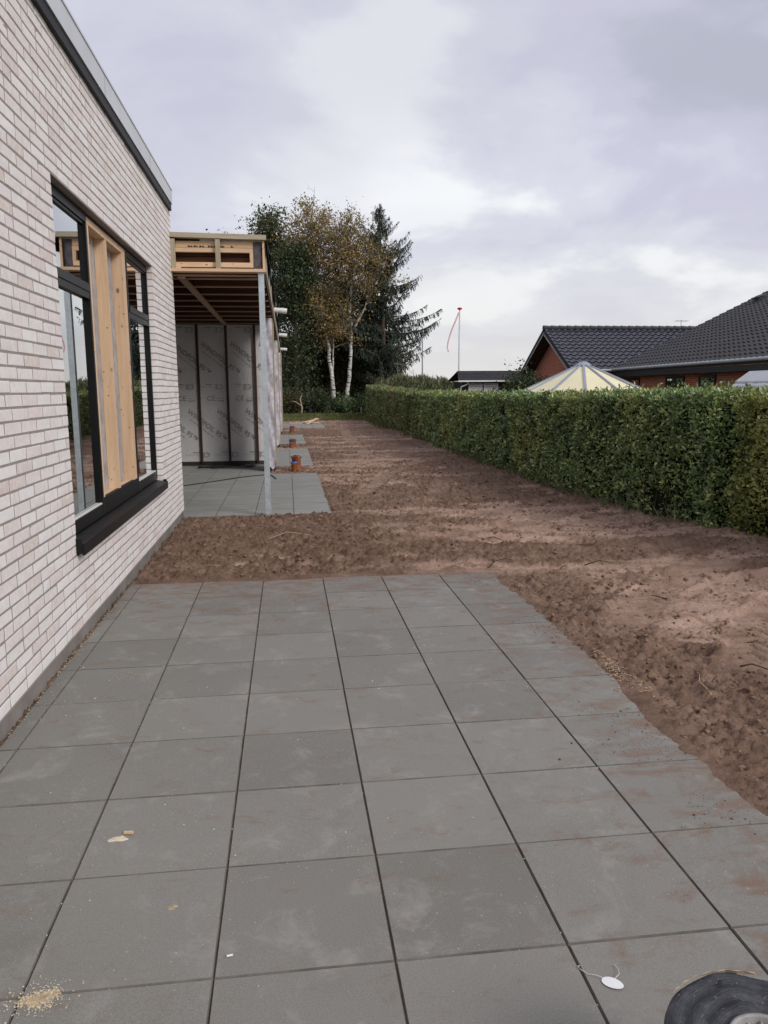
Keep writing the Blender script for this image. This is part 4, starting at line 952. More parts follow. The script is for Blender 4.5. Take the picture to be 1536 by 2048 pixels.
HY = np.array([-3, 0.8, 1.57, 2.4, 3.6, 5.5, 8.4, 12.8, 20.8, 30, 40]); HX = np.array([6.5, 5.95, 5.78, 5.55, 5.42, 5.38, 5.34, 5.30, 5.34, 5.55, 5.85])
hxf = lambda y: np.interp(y, HY, HX)
def hedge(name, y0, y1, off, top, mats, label, dens, thick=0.95, size=0.052, seed=0):
    h = empty(name, (float(hxf((y0+y1)/2))+off+thick/2, (y0+y1)/2, 0), label, 'hedge')
    bulge = lambda y, z: 0.10*fbm(y*1.0, z*1.2, 3, 5+seed)+0.075*fbm(y*3.4, z*3.4, 3, 15+seed)
    topy = lambda y: top+np.interp(y, [1.4, 5, 13, 20, 30, 39], [-.01, -.06, -.10, -.06, .10, .27])
    topf = lambda y, x: topy(y)+0.045*fbm(y*0.9, x*2, 3, 25+seed)+0.035*fbm(y*4, x*4, 3, 35+seed)
    ys = np.arange(y0+0.12, y1-0.1, 0.25); c = MB(); ins = 0.13
    vs = []; prof = [(ins, 0.0), (ins, 0.75), (ins, top-ins), (thick/2, top-ins+.02), (thick-ins, top-ins), (thick-ins, 0.0)]
    for y in ys:
        for (q, z) in prof: vs.append((float(hxf(y))+off+q+0.03*random.uniform(-1, 1), float(y), z*float(topy(y))/top+0.02*random.uniform(-1, 1) if z else -0.06))
    np_ = len(prof); c.add(vs, [(i*np_+k, (i+1)*np_+k, (i+1)*np_+k+1, i*np_+k+1) for i in range(len(ys)-1) for k in range(np_-1)]+[tuple(range(np_)), tuple((len(ys)-1)*np_+k for k in range(np_-1, -1, -1))])
    c.build('light_block_core', MT['hedge_core'], h)  # solid dark core added behind the leaves to block light
    st = MB(); y = y0+0.15; rr = random.Random(seed+2)
    while y < min(y1, y0+14):
        x = float(hxf(y))+off+rr.uniform(0.02, 0.2); st.tube([(x, y, -.05), (x+rr.uniform(-.05, .05), y+rr.uniform(-.08, .08), .3), (x+rr.uniform(-.06, .06), y+rr.uniform(-.15, .15), .8)], [.012, .009, .004], 5); y += rr.uniform(.12, .3)
    st.build('stems', MT['twig'], h)
    Ps, Ns, Ls, Is = [], [], [], []
    y = y0
    while y < y1:
        step = 0.5; yb = min(y+step, y1); dist = math.hypot(y+6.4, 4.2); dd = dens*min(1.0, (9.5/dist)**1.15); sc = size*max(1.0, (dist/11)**0.62)
        A = (yb-y)
        for kind, area in (('front', A*float(topy(y))), ('top', A*thick), ('back', A*top*0.35)):
            n = int(area*dd*(1 if kind != 'back' else .5)); yy = RNG.uniform(y, yb, n)
            if kind == 'top':
                xx = RNG.uniform(0, thick, n); zz = topf(yy, xx)-np.abs(RNG.normal(0, .05, n)); rnd = np.minimum(xx, thick-xx); zz -= 0.05*np.exp(-rnd/.05)
                nn = np.stack([RNG.normal(0, .5, n), RNG.normal(0, .5, n), np.ones(n)], 1); px_ = hxf(yy)+off+xx
                shoot = RNG.random(n) < 0.05; zz = zz+shoot*RNG.uniform(0, .09, n)
            else:
                zz = topf(yy, 0)*RNG.random(n)**0.92; sgn = -1 if kind == 'front' else 1
                dep = np.abs(RNG.normal(0, .075, n)); keep_gap = fbm(yy*2.2, zz*2.2, 3, 45+seed); dep += 0.10*sstep(0.18, 0.5, keep_gap)
                bl_ = bulge(yy, zz)-0.06*sstep(-.25, 0, zz-topy(yy))
                xx = (hxf(yy)+off-bl_-0.0+dep) if sgn < 0 else (hxf(yy)+off+thick+bl_-dep)
                px_ = xx+0.05*np.exp(-zz/.12)*(-sgn); nn = np.stack([sgn*np.ones(n), RNG.normal(0, .55, n), RNG.normal(.35, .5, n)], 1)
            Ps.append(np.stack([px_, yy, zz], 1)); Ns.append(nn); Ls.append(sc*RNG.uniform(.5, 1.5, n))
        y = yb
    # end caps
    for ye, sg in ((y0, -1), (y1, 1)):
        n = int(dens*0.8*top*thick*min(1, (10/math.hypot(ye+6.4, 4.2)))); xx = RNG.uniform(0, thick, n); zz = top*RNG.random(n)
        Ps.append(np.stack([hxf(ye)+off+xx, ye+sg*(0.04*fbm(xx*4, zz*4, 2, 3)-np.abs(RNG.normal(0, .06, n))), zz], 1)); Ns.append(np.stack([RNG.normal(0, .5, n), sg*np.ones(n), RNG.normal(.3, .5, n)], 1)); Ls.append(size*RNG.uniform(.65, 1.3, n))
    P = np.concatenate(Ps); Nn = np.concatenate(Ns); L = np.concatenate(Ls)
    D = rdir(len(P))+np.array([0, 0, .35])+0.55*Nn/np.linalg.norm(Nn, axis=1, keepdims=True)
    cut = (mats[1] is not None)
    sel = (P[:, 1]+RNG.normal(0, 1.6, len(P))+2.5*fbm(P[:, 1]*.4, P[:, 2], 2, 4) > 17) if cut else np.zeros(len(P), bool)
    for msk, mt, nm in ((~sel, mats[0], 'foliage'), (sel, mats[1], 'foliage')):
        if msk.sum() == 0: continue
        me = leaf_mesh('foliage', P[msk]-np.array(h.location), D[msk], Nn[msk], L[msk], L[msk]*RNG.uniform(.42, .6, msk.sum()))
        o = link(nm, me, MT[mt], h); o['kind'] = 'stuff'
    return h
hedge('hedge', 1.45, 39.0, 0.0, 1.55, ('hedge', 'hedge_far'), 'long clipped green hedge running beside the bare soil to the trees', 3300, size=.047, seed=0)
hedge('hedge', -2.2, 1.30, 0.12, 1.50, ('hedge_lime', None), 'short yellow green hedge at the right edge beyond a dark gap', 3000, size=.046, seed=50)

# ------------------------------------------------------------------ trees
def limb(mb, a, d, L, r, rr, droop=0.0, up=0.0, nseg=5, wob=0.12, n=5):
    p = Vector(a); d = Vector(d).normalized(); pts = [p.copy()]
    for i in range(nseg):
        d = (d+Vector((rr.gauss(0, wob), rr.gauss(0, wob), rr.gauss(0, wob)+up-droop))).normalized(); p = p+d*(L/nseg); pts.append(p.copy())
    mb.tube(pts, [r*(1-0.85*i/nseg) for i in range(nseg+1)], n, False); return pts
def along(path, t):
    n = len(path)-1; i = min(int(t*n), n-1); f = t*n-i; return path[i].lerp(path[i+1], f)
def broadleaf(name, label, base, trunks, bark, leaf, nb, blen, nleaf, lsize, seed, t0=0.3, spread=0.32, up=0.12, droop=0.0, cat='tree', group=None, bl_fn=None, leafdroop=0.2, r0=0.12, minz=0.0, flat=0.0):
    rr = random.Random(seed); t = empty(name, base, label, cat, group); tw = MB(); bm = MB(); tips = []
    for path, rad, share in trunks:
        path = [Vector(p) for p in path]; m = len(path)
        fine = [along(path, i/(4*(m-1))) for i in range(4*(m-1)+1)]
        fine = [p+Vector((rr.gauss(0, rad*.25), rr.gauss(0, rad*.25), 0)) if 0 < i < len(fine)-1 else p for i, p in enumerate(fine)]
        tw.tube(fine, [rad*(1-0.88*(i/(len(fine)-1))) for i in range(len(fine))], 8)
        for k in range(int(nb*share)):
            tt = t0+(1-t0)*rr.random()**0.8; p = along(fine, tt); az = rr.uniform(0, 6.283); el = rr.uniform(0.15, 0.9)+0.35*tt
            L = (bl_fn(tt) if bl_fn else blen*(1.15-0.75*abs(tt-0.55)/0.55))*rr.uniform(.6, 1.15)
            pts = limb(bm, p, (math.cos(az)*math.cos(el), math.sin(az)*math.cos(el), math.sin(el)), L, 0.028+0.018*L/2.5, rr, droop, up)
            for q in range(5):
                s = along(pts, rr.uniform(.25, 1.0)); a2 = rr.uniform(0, 6.283); L2 = L*rr.uniform(.25, .5)
                sp_ = limb(bm, s, (math.cos(a2), math.sin(a2), rr.uniform(-.2, .9)), L2, 0.014, rr, droop, 0.03, 3, .2, 3); tips.append(sp_)
            tips.append(pts)
    tw.build('trunk', MT[bark], t, True); bm.build('branches', MT['bark' if bark != 'birch' else 'bark_grey'], t)
    n = nleaf; ti = RNG.integers(0, len(tips), n); f = RNG.random(n)**0.7
    # some twigs bear many leaves and some have dropped theirs
    wgt = np.array([rr.random()**1.5 for _ in tips]); wgt /= wgt.sum(); ti = RNG.choice(len(tips), n, p=wgt)
    C = np.array([[*along(tips[a], b)] for a, b in zip(ti, f)]); C = C+RNG.normal(0, spread, (n, 3))*np.array([1, 1, .75])
    C = C[C[:, 2] > minz]; n = len(C); D = rdir(n); D[:, 2] -= leafdroop; Nn = rdir(n)+np.array([0, 0, .5])
    L = lsize*RNG.uniform(.6, 1.4, n)
    o = link('crown', leaf_mesh('crown', C-np.array(base), D, Nn, L, L*RNG.uniform(.45, .75, n)), MT[leaf], t)
    return t
GT = 'trees at the end of the plot'
# dark trees at the back, behind the birches
broadleaf('broadleaf_tree', 'dark green tree rising behind the timber roof edge', (0.2, 47, -.05), [([(0.2, 47, -.1), (0.1, 47, 5), (0.5, 47.2, 12.3)], .2, 1)], 'bark', 'olive', 60, 2.6, 11000, .19, 31, .18, .42, .14, group=GT)
broadleaf('broadleaf_tree', 'dense dark tree just beside the outlet pipes', (1.9, 44.0, -.05), [([(1.9, 44.0, -.1), (1.8, 44.0, 4), (2.0, 44.2, 9.6)], .17, 1)], 'bark', 'deep', 62, 2.3, 13000, .17, 32, .08, .42, .10, group=GT)
broadleaf('broadleaf_tree', 'dark undergrowth tree behind the white birch trunks', (4.9, 50.5, -.05), [([(4.9, 50.5, -.1), (5.0, 50.5, 4), (5.0, 50.5, 8.2)], .15, 1)], 'bark', 'brownleaf', 64, 3.0, 13000, .21, 33, .06, .45, .06, group=GT)
broadleaf('broadleaf_tree', 'shaded tree low between the birches and the spruce', (7.4, 49.5, -.05), [([(7.4, 49.5, -.1), (7.3, 49.5, 3), (7.2, 49.5, 6.5)], .13, 1)], 'bark', 'deep', 56, 2.4, 11000, .19, 34, .06, .42, .06, group=GT)
broadleaf('broadleaf_tree', 'olive tree left of the birches with thin leaning stems', (2.9, 49.5, -.05), [([(2.9, 49.5, -.1), (2.6, 49.5, 5), (2.0, 49.5, 11.2)], .14, 1)], 'bark_grey', 'olive', 50, 2.4, 9500, .18, 35, .12, .42, .14, group=GT)
broadleaf('broadleaf_tree', 'far dark tree beyond the timber roof', (-2.6, 50, -.05), [([(-2.6, 50, -.1), (-2.5, 50, 5), (-2.3, 50, 11.0)], .18, 1)], 'bark', 'deep', 44, 2.6, 7000, .2, 36, .2, .42, .14, group=GT)
# birches
birch_len = lambda t: 0.7+2.6*math.sin(math.pi*min(1, max(0, (t-0.18)/0.95)))**0.8
broadleaf('birch_tree', 'golden leaved birch with white trunk curving towards the timber roof', (4.33, 45, -.05),
    [([(4.36, 45, -.1), (4.30, 45, 1.3), (4.13, 45, 2.9), (3.93, 45, 4.5), (3.76, 45, 5.8), (3.56, 45, 7.4), (3.47, 45, 9.2), (3.26, 45, 10.4), (2.85, 45, 12.1)], .165, .72), ([(4.34, 45.1, .4), (4.27, 45.2, 2.9), (4.36, 45.3, 4.5), (4.28, 45.3, 6.2), (4.5, 45.3, 9.5)], .08, .28)],
    'birch', 'gold', 100, 2.5, 12500, .145, 41, .40, .30, .05, .03, group=GT, bl_fn=birch_len)
broadleaf('birch_tree', 'golden leaved birch with straight white trunk beside the spruce', (5.13, 45, -.05),
    [([(5.08, 45, -.1), (5.15, 45, 1.2), (5.38, 45, 2.9), (5.47, 45, 4.5), (5.50, 45, 6.1), (5.49, 45, 8.0), (5.40, 45, 10.0), (5.21, 45, 11.9)], .16, .7), ([(5.47, 45, 5.2), (6.25, 45, 6.6), (6.92, 45, 8.0), (7.45, 45, 9.9)], .07, .3)],
    'birch', 'gold', 88, 2.2, 9000, .14, 42, .42, .30, .05, .03, group=GT, bl_fn=lambda t: birch_len(t)*0.74)
# spruce
def spruce(label, base, top, seed):
    rr = random.Random(seed); t = empty('spruce_tree', base, label, 'tree', GT); bx, by, _ = base; tx, ty, tz = top
    MB().tube([(bx, by, -.1), ((bx+tx)/2, (by+ty)/2, tz/2), (tx, ty, tz)], [.24, .14, .02], 8).build('trunk', MT['bark'], t, True)
    bm = MB(); P, D, L = [], [], []
    z = 1.9
    while z < tz-0.2:
        f = z/tz; Lb = float(np.interp(z, [1.9, 3.5, 4.6, 6.0, 8.0, 10.0, 11.6, 12.8, tz], [2.0, 3.2, 4.2, 4.5, 4.1, 2.9, 2.2, .9, .25]))
        for k in range(rr.choice((4, 5, 5, 6))):
            az = rr.uniform(0, 6.283); l = Lb*rr.uniform(.45, 1.05); c0 = (bx+(tx-bx)*f, by+(ty-by)*f, z+rr.uniform(-.15, .15)); p = Vector(c0); pts = [p.copy()]; ns = 9
            for i in range(ns):
                u = i/ns; e = -0.12+0.80*u**1.2+(0.30 if z > 9 else 0); d = Vector((math.cos(az)*math.cos(e), math.sin(az)*math.cos(e), math.sin(e)))+Vector((rr.gauss(0, .06), rr.gauss(0, .06), 0)); p = p+d.normalized()*l/ns; pts.append(p.copy())
            bm.tube(pts, [.035*(1-.85*i/ns)*max(.5, l/4) for i in range(ns+1)], 4, False)
            nn = int(62*l/2+16)
            for q in range(nn):
                u = 0.10+0.90*rr.random(); a = along(pts, u); sd_ = rr.choice((-1, 1)); out = Vector((-math.sin(az)*sd_, math.cos(az)*sd_, 0)); ll = (0.22+0.38*rr.random())*(1-.5*u)*min(1.15, .55+l*.18)
                b = a.copy(); d = (out*rr.uniform(.1, .8)+Vector((math.cos(az), math.sin(az), 0))*rr.uniform(.1, .6)+Vector((0, 0, -.55))).normalized()
                for g_ in range(3):
                    P.append(tuple(b)); D.append(tuple(d)); L.append(ll*.5); b = b+d*ll*.36; d = (d+Vector((rr.gauss(0, .1), rr.gauss(0, .1), -.55))).normalized()
            for q in range(int(l*5)):
                u = rr.random(); a = along(pts, u); P.append(tuple(a)); D.append((math.cos(az)+rr.gauss(0, .3), math.sin(az)+rr.gauss(0, .3), rr.uniform(0, .5))); L.append(.25)
        z += rr.uniform(.26, .42)
    for q in range(60): P.append((tx, ty, tz-rr.random()*1.4)); D.append((rr.gauss(0, 1), rr.gauss(0, 1), .6)); L.append(.22)
    bm.build('branches', MT['bark'], t); L = np.array(L); n = len(P)
    link('crown', leaf_mesh('crown', np.array(P)-np.array(base), np.array(D), rdir(n), L, L*RNG.uniform(.22, .40, n)), MT['needle'], t); return t
spruce('tall dark spruce with drooping branches beside the golden birches', (7.95, 47, -.05), (7.66, 47, 13.8), 51)
def bare_shrub(label, x, y, h, n, lean, seed, group='thin stems by the spruce'):
    rr = random.Random(seed); t = empty('bare_sapling', (x, y, -.05), label, 'sapling', group); m = MB()
    for k in range(n):
        pts = limb(m, (x+rr.uniform(-.15, .15), y+rr.uniform(-.15, .15), -.1), (lean+rr.gauss(0, .22), rr.gauss(0, .2), 1), h*rr.uniform(.6, 1), .035, rr, 0, .02, 6, .06)
        for q in range(9): limb(m, along(pts, rr.uniform(.35, 1)), (rr.gauss(0, 1), rr.gauss(0, .6), rr.uniform(.2, 1)), h*rr.uniform(.12, .3), .011, rr, 0, .03, 3, .15, 3)
    m.build('stems', MT['bark_grey'], t); return t
bare_shrub('thin grey bare sapling standing in front of the spruce', 8.5, 44.5, 5.2, 4, .05, 61)
bare_shrub('leaning bare sapling on the open side of the spruce', 9.6, 45.0, 3.6, 5, .35, 62)
for (x, y, h, rx, lab, mt_, sd_) in ((1.2, 53.5, 6.0, 2.2, 'dark thicket filling the gap behind the outlet pipes', 'deep', 301), (3.6, 54, 6.5, 2.2, 'dark thicket right behind the curving birch trunk', 'brownleaf', 302), (5.9, 54, 6.0, 2.2, 'dark thicket right behind the straight birch trunk', 'deep', 303), (8.2, 53.5, 5.0, 2.0, 'dark thicket below the spruce branches', 'olive', 304)):
    broadleaf('thicket', lab, (x, y, -.05), [([(x, y, -.1), (x+.2, y, 2.0), (x, y, h*.8)], .12, .5), ([(x-1, y, -.1), (x-1.2, y, 2.0), (x-1.1, y, h*.7)], .08, .5)], 'bark', mt_, 70, rx, 9000, .30, sd_, .02, .5, .05, cat='thicket', group='dark thickets behind the birches')
# low shrubs along the end of the plot
def bush(label, x, y, rx, ry, h, nl, ls, mat, seed, name='shrub', group='shrubs at the end of the plot', stem='bark'):
    rr = random.Random(seed); t = empty(name, (x, y, -.06), label, 'shrub', group); m = MB(); tips = []
    for k in range(26):
        a = rr.uniform(0, 6.283); q = rr.random()**.5; ex, ey = x+rx*q*math.cos(a), y+ry*q*math.sin(a); ez = h*(1-.55*q*q)*rr.uniform(.7, 1.08)
        p0 = Vector((x+rr.uniform(-.2, .2)*rx, y+rr.uniform(-.2, .2)*ry, -.1)); p1 = Vector((ex, ey, ez)); md = p0.lerp(p1, .5)+Vector((0, 0, .2*h)); m.tube([p0, md, p1], [.03, .02, .006], 4, False); tips.append([p0.lerp(md, .6), md, p1])
    m.build('stems', MT[stem], t); n = nl; ti = RNG.integers(0, len(tips), n); f = RNG.random(n)**.5
    C = np.array([[*along(tips[a], b)] for a, b in zip(ti, f)])+RNG.normal(0, .17*max(.6, h*.8), (n, 3)); C = C[C[:, 2] > 0.0]; n = len(C)
    D = rdir(n); D[:, 2] += .25; L = ls*RNG.uniform(.6, 1.35, n); link('foliage', leaf_mesh('foliage', C-np.array((x, y, -.06)), D, rdir(n)+np.array([0, 0, .6]), L, L*RNG.uniform(.4, .65, n)), MT[mat], t); return t
bush('broad glossy green shrub below the two birch trunks', 4.75, 41.8, 1.0, 0.8, 1.25, 5200, .12, 'shrub', 71)
bush('dark glossy shrub just behind the heap of planks', 3.1, 41.3, .95, .8, 1.55, 5200, .12, 'deep', 72)
bush('brown thicket of stems beside the outlet pipes', 1.5, 41.5, .9, .8, 1.5, 3800, .12, 'brownleaf', 73)
bush('small dark shrub squeezed against the far hedge end', 5.95, 41.6, .5, .6, 1.35, 2400, .11, 'deep', 74)
# stuff and shrubs beyond the hedge
for (x, y, h, lab, sd_) in ((8.3, 41.5, 2.35, 'pale reedy bush beyond the hedge near the spruce', 81), (9.7, 42.5, 2.3, 'pale reedy bush in the middle beyond the hedge', 82), (11.1, 43.0, 2.15, 'pale reedy bush beyond the hedge behind the flagpole', 83)):
    t = empty('reed_bush', (x, y, -.06), lab, 'reeds', 'reeds beyond the hedge'); n = 5200; cx = x+RNG.normal(0, .55, n); cy = y+RNG.normal(0, .4, n); cz = (h*RNG.random(n)**.6)*(1-.12*np.abs(cx-x))
    D = np.stack([RNG.normal(0, .45, n), RNG.normal(0, .4, n), np.ones(n)], 1); L = RNG.uniform(.15, .42, n); L[:500] *= 1.3
    link('foliage', leaf_mesh('foliage', np.stack([cx-x, cy-y, cz+.06], 1), D, rdir(n), L, L*.16), MT['reed'], t)
    st = MB(); rr = random.Random(sd_)
    for k in range(26): a, b = x+rr.gauss(0, .5), y+rr.gauss(0, .35); st.tube([(a, b, -.1), (a+rr.gauss(0, .1), b, h*.6), (a+rr.gauss(0, .25), b+rr.gauss(0, .1), h*rr.uniform(.95, 1.12))], [.012, .009, .003], 4)
    st.build('stalks', MT['straw'], t)
bush('dark green bush in front of the red brick gable', 11.9, 27.6, 1.15, .8, 2.2, 9000, .13, 'deep', 91, group='shrubs in the neighbouring garden')
bush('low dark bush beside the garden shed', 8.6, 38.0, 1.2, .9, 1.9, 3600, .15, 'olive', 92, group='shrubs in the neighbouring garden')
bush('brownish thicket behind the far hedge end', 7.2, 43.0, 1.0, .8, 2.2, 4200, .15, 'brownleaf', 93, group='shrubs in the neighbouring garden')
# grass strip
n = 26000; gx = RNG.uniform(-0.6, 6.2, n); gy = 33.0+RNG.random(n)*10.5
ok = (gy > 35.2+0.9*fbm(gx*.9, gx*0, 3, 3)-0.5*(gx < 2.8)-1.6*sstep(4.6, 5.4, gx)) & ~((gx < 2.95) & (gy < 32.1)); gx, gy = gx[ok], gy[ok]
n2_ = 3500; g2y = RNG.uniform(25, 37, n2_); g2x = hxf(g2y)-0.05-np.abs(RNG.normal(0, .16, n2_)); gx = np.concatenate([gx, g2x]); gy = np.concatenate([gy, g2y]); n = len(gx)
gz = np.array([max(SOIL_H(a, b), -.07) if b < 39.4 else -.075 for a, b in zip(gx, gy)])-.01
D = np.stack([RNG.normal(0, .35, n), RNG.normal(0, .35, n), np.ones(n)], 1); L = RNG.uniform(.07, .22, n)*np.where(gy > 38, 1.7, 1)
tag(link('grass', leaf_mesh('grass', np.stack([gx, gy, gz], 1), D, rdir(n), L, L*.13), MT['grass']), 'strip of rough green grass at the far end of the soil', kind='stuff')
n = 500; gy = RNG.uniform(1.6, 12, n); gx = hxf(gy)-RNG.uniform(-.05, .14, n); D = np.stack([RNG.normal(-.3, .5, n), RNG.normal(0, .5, n), np.ones(n)], 1); L = RNG.uniform(.06, .28, n)
tag(link('weeds', leaf_mesh('weeds', np.stack([gx, gy, np.full(n, .02)], 1), D, rdir(n), L, L*.06), MT['reed']), 'dry weeds and stalks along the hedge foot', kind='stuff')
st_ = MB(); st_.bar((5.55, 39.4, -.1), (5.57, 39.4, .62), .05, .03, (0, 1, 0)); tag(st_.build('marker_stake', MT['straw']), 'short pale marker stake at the far hedge end', 'stake')
br_ = MB(); br_.tube([(2.05, 40.4, -.1), (2.1, 40.4, .6), (2.0, 40.4, 1.1), (2.12, 40.35, 1.35)], [.04, .035, .03, .012], 6); br_.tube([(2.05, 40.4, .7), (1.7, 40.4, .95), (1.45, 40.4, .98)], [.025, .02, .008], 5); tag(br_.build('broken_branch', MT['straw'], None, True), 'pale broken branch stuck up before the brown thicket', 'branch')

# ------------------------------------------------------------------ neighbouring houses
def tile_mesh(name, wd, ln, mat):
    u = [0, .10, .22, .36, .52, .70, .86, 1.0]; zz = [0.004, .038, .056, .043, .012, .0, .0, .004]; vs = []; m = MB(); n = len(u)
    for v, dz in ((-0.02, 0.046), (ln+0.02, 0.004)):
        for a, z in zip(u, zz): vs.append((a*wd*1.02, v, z+dz))
    for a, z in zip(u, zz): vs.append((a*wd*1.02, -0.02, z+0.046-0.040))
    m.add(vs, [(i, i+1, n+i+1, n+i) for i in range(n-1)]+[(2*n+i, 2*n+i+1, i+1, i) for i in range(n-1)])
    me = m.mesh(name); me.materials.append(mat); return me
def tiled(parent, origin, ax, up, ncol, nrow, wd, ln, mat, maxn=300, lim=None):
    ax = Vector(ax).normalized(); up = Vector(up).normalized(); nn = ax.cross(up); me = tile_mesh('roof_tile', wd, ln, mat); items = []
    for r in range(nrow):
        for c in range(ncol):
            p = Vector(origin)+ax*(c*wd)+up*(r*ln)
            if lim and not lim(p): continue
            items.append(p)
    def score(p):
        d = p-CAM; f = d.dot(_f); u_ = d.dot(_rr)/f; return d.length if abs(u_) < 0.5 else 1e6+d.length
    items.sort(key=score); off = wloc(parent); rot = Matrix((ax, up, nn)).transposed().to_4x4(); sm_ = MB()
    for i, p in enumerate(items):
        if i < maxn:
            o = link('roof_tile', me, None, parent); o.matrix_basis = Matrix.Translation(p-off) @ rot
        else:
            Mx = Matrix.Translation(p) @ rot; sm_.add([tuple(Mx @ v.co) for v in me.vertices], [tuple(q.vertices) for q in me.polygons])
    if sm_.v: o = sm_.build('tile_field', mat, parent); o['kind'] = 'stuff'
# gabled house
hA = empty('gabled_house', (17.5, 29.3, 0), 'red brick house with gable end and glossy blue black tiled roof', 'house')
VX = 13.25; EY, EZ, RY, RZ = 25.5, 2.42, 29.3, 4.42; FYR = 2*RY-EY; XE = 24.0
tA = math.atan2(RZ-EZ, RY-EY); upA = (0, math.cos(tA), math.sin(tA)); lnA = math.hypot(RZ-EZ, RY-EY)
ra = MB().prism([(VX+.04, EY, EZ-.10), (VX+.04, RY, RZ-.10), (VX+.04, FYR, EZ-.10), (VX+.04, FYR, EZ-.14), (VX+.04, RY, RZ-.15), (VX+.04, EY, EZ-.14)], (XE-VX, 0, 0)).build('roof', MT['dark_paint'], hA)
tiled(ra, (VX, EY, EZ-.06), (1, 0, 0), upA, 33, 12, 0.30, lnA/12, MT['tileA'])
bs = MB().prism([(VX, RY, RZ+.0), (VX, FYR, EZ-.05), (VX, FYR, EZ-.09), (VX, RY, RZ-.05)], (XE-VX, 0, 0)); bs.build('far_slope', MT['tileA'], ra)
x = VX-0.03
while x < XE: MB().tube([(x, RY, RZ+.0), (x+.40, RY, RZ-.012)], [.115, .095], 10).build('ridge_tile', MT['tileB'], ra); x += .38
gw = MB().prism([(VX+.62, EY+.5, -.1), (VX+.62, FYR-.5, -.1), (VX+.62, FYR-.5, EZ-.02+.1), (VX+.62, RY, RZ-.24), (VX+.62, EY+.5, EZ+.08)], (.3, 0, 0)).build('gable_wall', MT['redA'], hA)
B(VX+.93, XE-.1, EY+.52, EY+.8, -.1, EZ-.05).build('front_wall', MT['redA'], hA)
for (y0, z0, y1, z1) in ((EY, EZ, RY, RZ), (FYR, EZ, RY, RZ)):
    dy, dz = (y1-y0), (z1-z0); L = math.hypot(dy, dz); nx, nz_ = -dz/L, dy/L
    if nz_ < 0: nx, nz_ = -nx, -nz_
    q = lambda y, z, o: (VX-.002, y+nx*o, z+nz_*o)
    MB().prism([q(y0, z0, -.26), q(y1, z1, -.26), q(y1, z1, -.05), q(y0, z0, -.05)], (.035, 0, 0)).build('verge_board', MT['dark_paint'], hA)
    MB().prism([(VX-.012, a, b) for _, a, b in (q(y0, z0, -.285), q(y1, z1, -.285), q(y1, z1, -.215), q(y0, z0, -.215))], (.009, 0, 0)).build('verge_trim', MT['grey_paint'], hA)
    MB().prism([(VX+.034, a, b) for _, a, b in (q(y0, z0, -.25), q(y1, z1, -.25), q(y1, z1, -.21), q(y0, z0, -.21))], (.59, 0, 0)).build('verge_soffit', MT['dark_paint'], hA)
MB().tube([(VX, EY-.06, EZ-.07), (XE, EY-.06, EZ-.07)], .055, 8).build('gutter', MT['gutter'], hA)
an = MB(); ax_, ay_ = 20.2, 29.6; an.tube([(ax_, ay_, RZ-.1), (ax_, ay_, RZ+.42)], .014, 5); an.tube([(ax_-.3, ay_, RZ+.36), (ax_+.35, ay_, RZ+.36)], .010, 5)
for q in np.linspace(-.28, .32, 6): an.tube([(ax_+q, ay_-.22, RZ+.36), (ax_+q, ay_+.22, RZ+.36)], .006, 4)
an.build('aerial', MT['gutter'], hA)
# wing closer to the camera
hB = empty('wing_house', (17.0, 18.0, 0), 'low brick house with broad matt charcoal tiled roof and grey gutter', 'house')
E0 = Vector((14.95, 25.1, 2.40)); E1 = Vector((14.2, 11.5, 2.40)); dB = (E0-E1).normalized(); pB = Vector((dB.y, -dB.x, 0)); tanB = 0.485; lenB = (E0-E1).length
upB = (pB+Vector((0, 0, tanB))).normalized(); SL = 9.2
def PB(a, x, z): return E1+dB*a+pB*x+Vector((0, 0, z))
rBm = MB().add([PB(0, .02, -.06), PB(lenB-.05, .02, -.06), PB(lenB-.05, SL, SL*tanB-.10), PB(0, SL, SL*tanB-.10), PB(0, .02, -.16), PB(lenB-.05, .02, -.16), PB(lenB-.05, SL, SL*tanB-.22), PB(0, SL, SL*tanB-.22)], [(0, 1, 2, 3), (7, 6, 5, 4), (0, 4, 5, 1), (1, 5, 6, 2), (2, 6, 7, 3), (3, 7, 4, 0)])
rB = rBm.build('roof', MT['dark_paint'], hB)
wdB = 0.30; nB = int(lenB/wdB)
tiled(rB, PB(lenB, -.04, -.035), -dB, upB, nB, 30, wdB, .335, MT['tileB'])
MB().tube([PB(lenB+.0, -.07, -.03), PB(0, -.07, -.03)], .06, 10).build('gutter', MT['gutter'], hB)
fb = MB().add([PB(0, .02, -.165), PB(lenB, .02, -.165), PB(lenB, .02, -.34), PB(0, .02, -.34), PB(0, .62, -.165), PB(lenB, .62, -.165), PB(lenB, .62, -.34), PB(0, .62, -.34)], [(0, 1, 2, 3), (7, 6, 5, 4), (0, 4, 5, 1), (3, 2, 6, 7), (1, 5, 6, 2), (0, 3, 7, 4)]); fb.build('fascia_box', MT['dark_paint'], hB)
wb = MB().add([PB(0, .5, -2.5), PB(lenB-.5, .5, -2.5), PB(lenB-.5, .5, -.345), PB(0, .5, -.345), PB(0, 6, -2.5), PB(lenB-.5, 6, -2.5), PB(lenB-.5, 6, -.345), PB(0, 6, -.345)], [(0, 1, 2, 3), (4, 7, 6, 5), (0, 3, 7, 4), (1, 5, 6, 2), (3, 2, 6, 7)]); wb.build('brick_wall', MT['redA'], hB)
MB().prism([PB(lenB-.12, .0, -.16), PB(lenB-.12, SL, SL*tanB-.2), PB(lenB-.12, SL, SL*tanB-.5), PB(lenB-.12, .0, -.42)], tuple(dB*.06)).build('verge_board', MT['dark_paint'], hB)
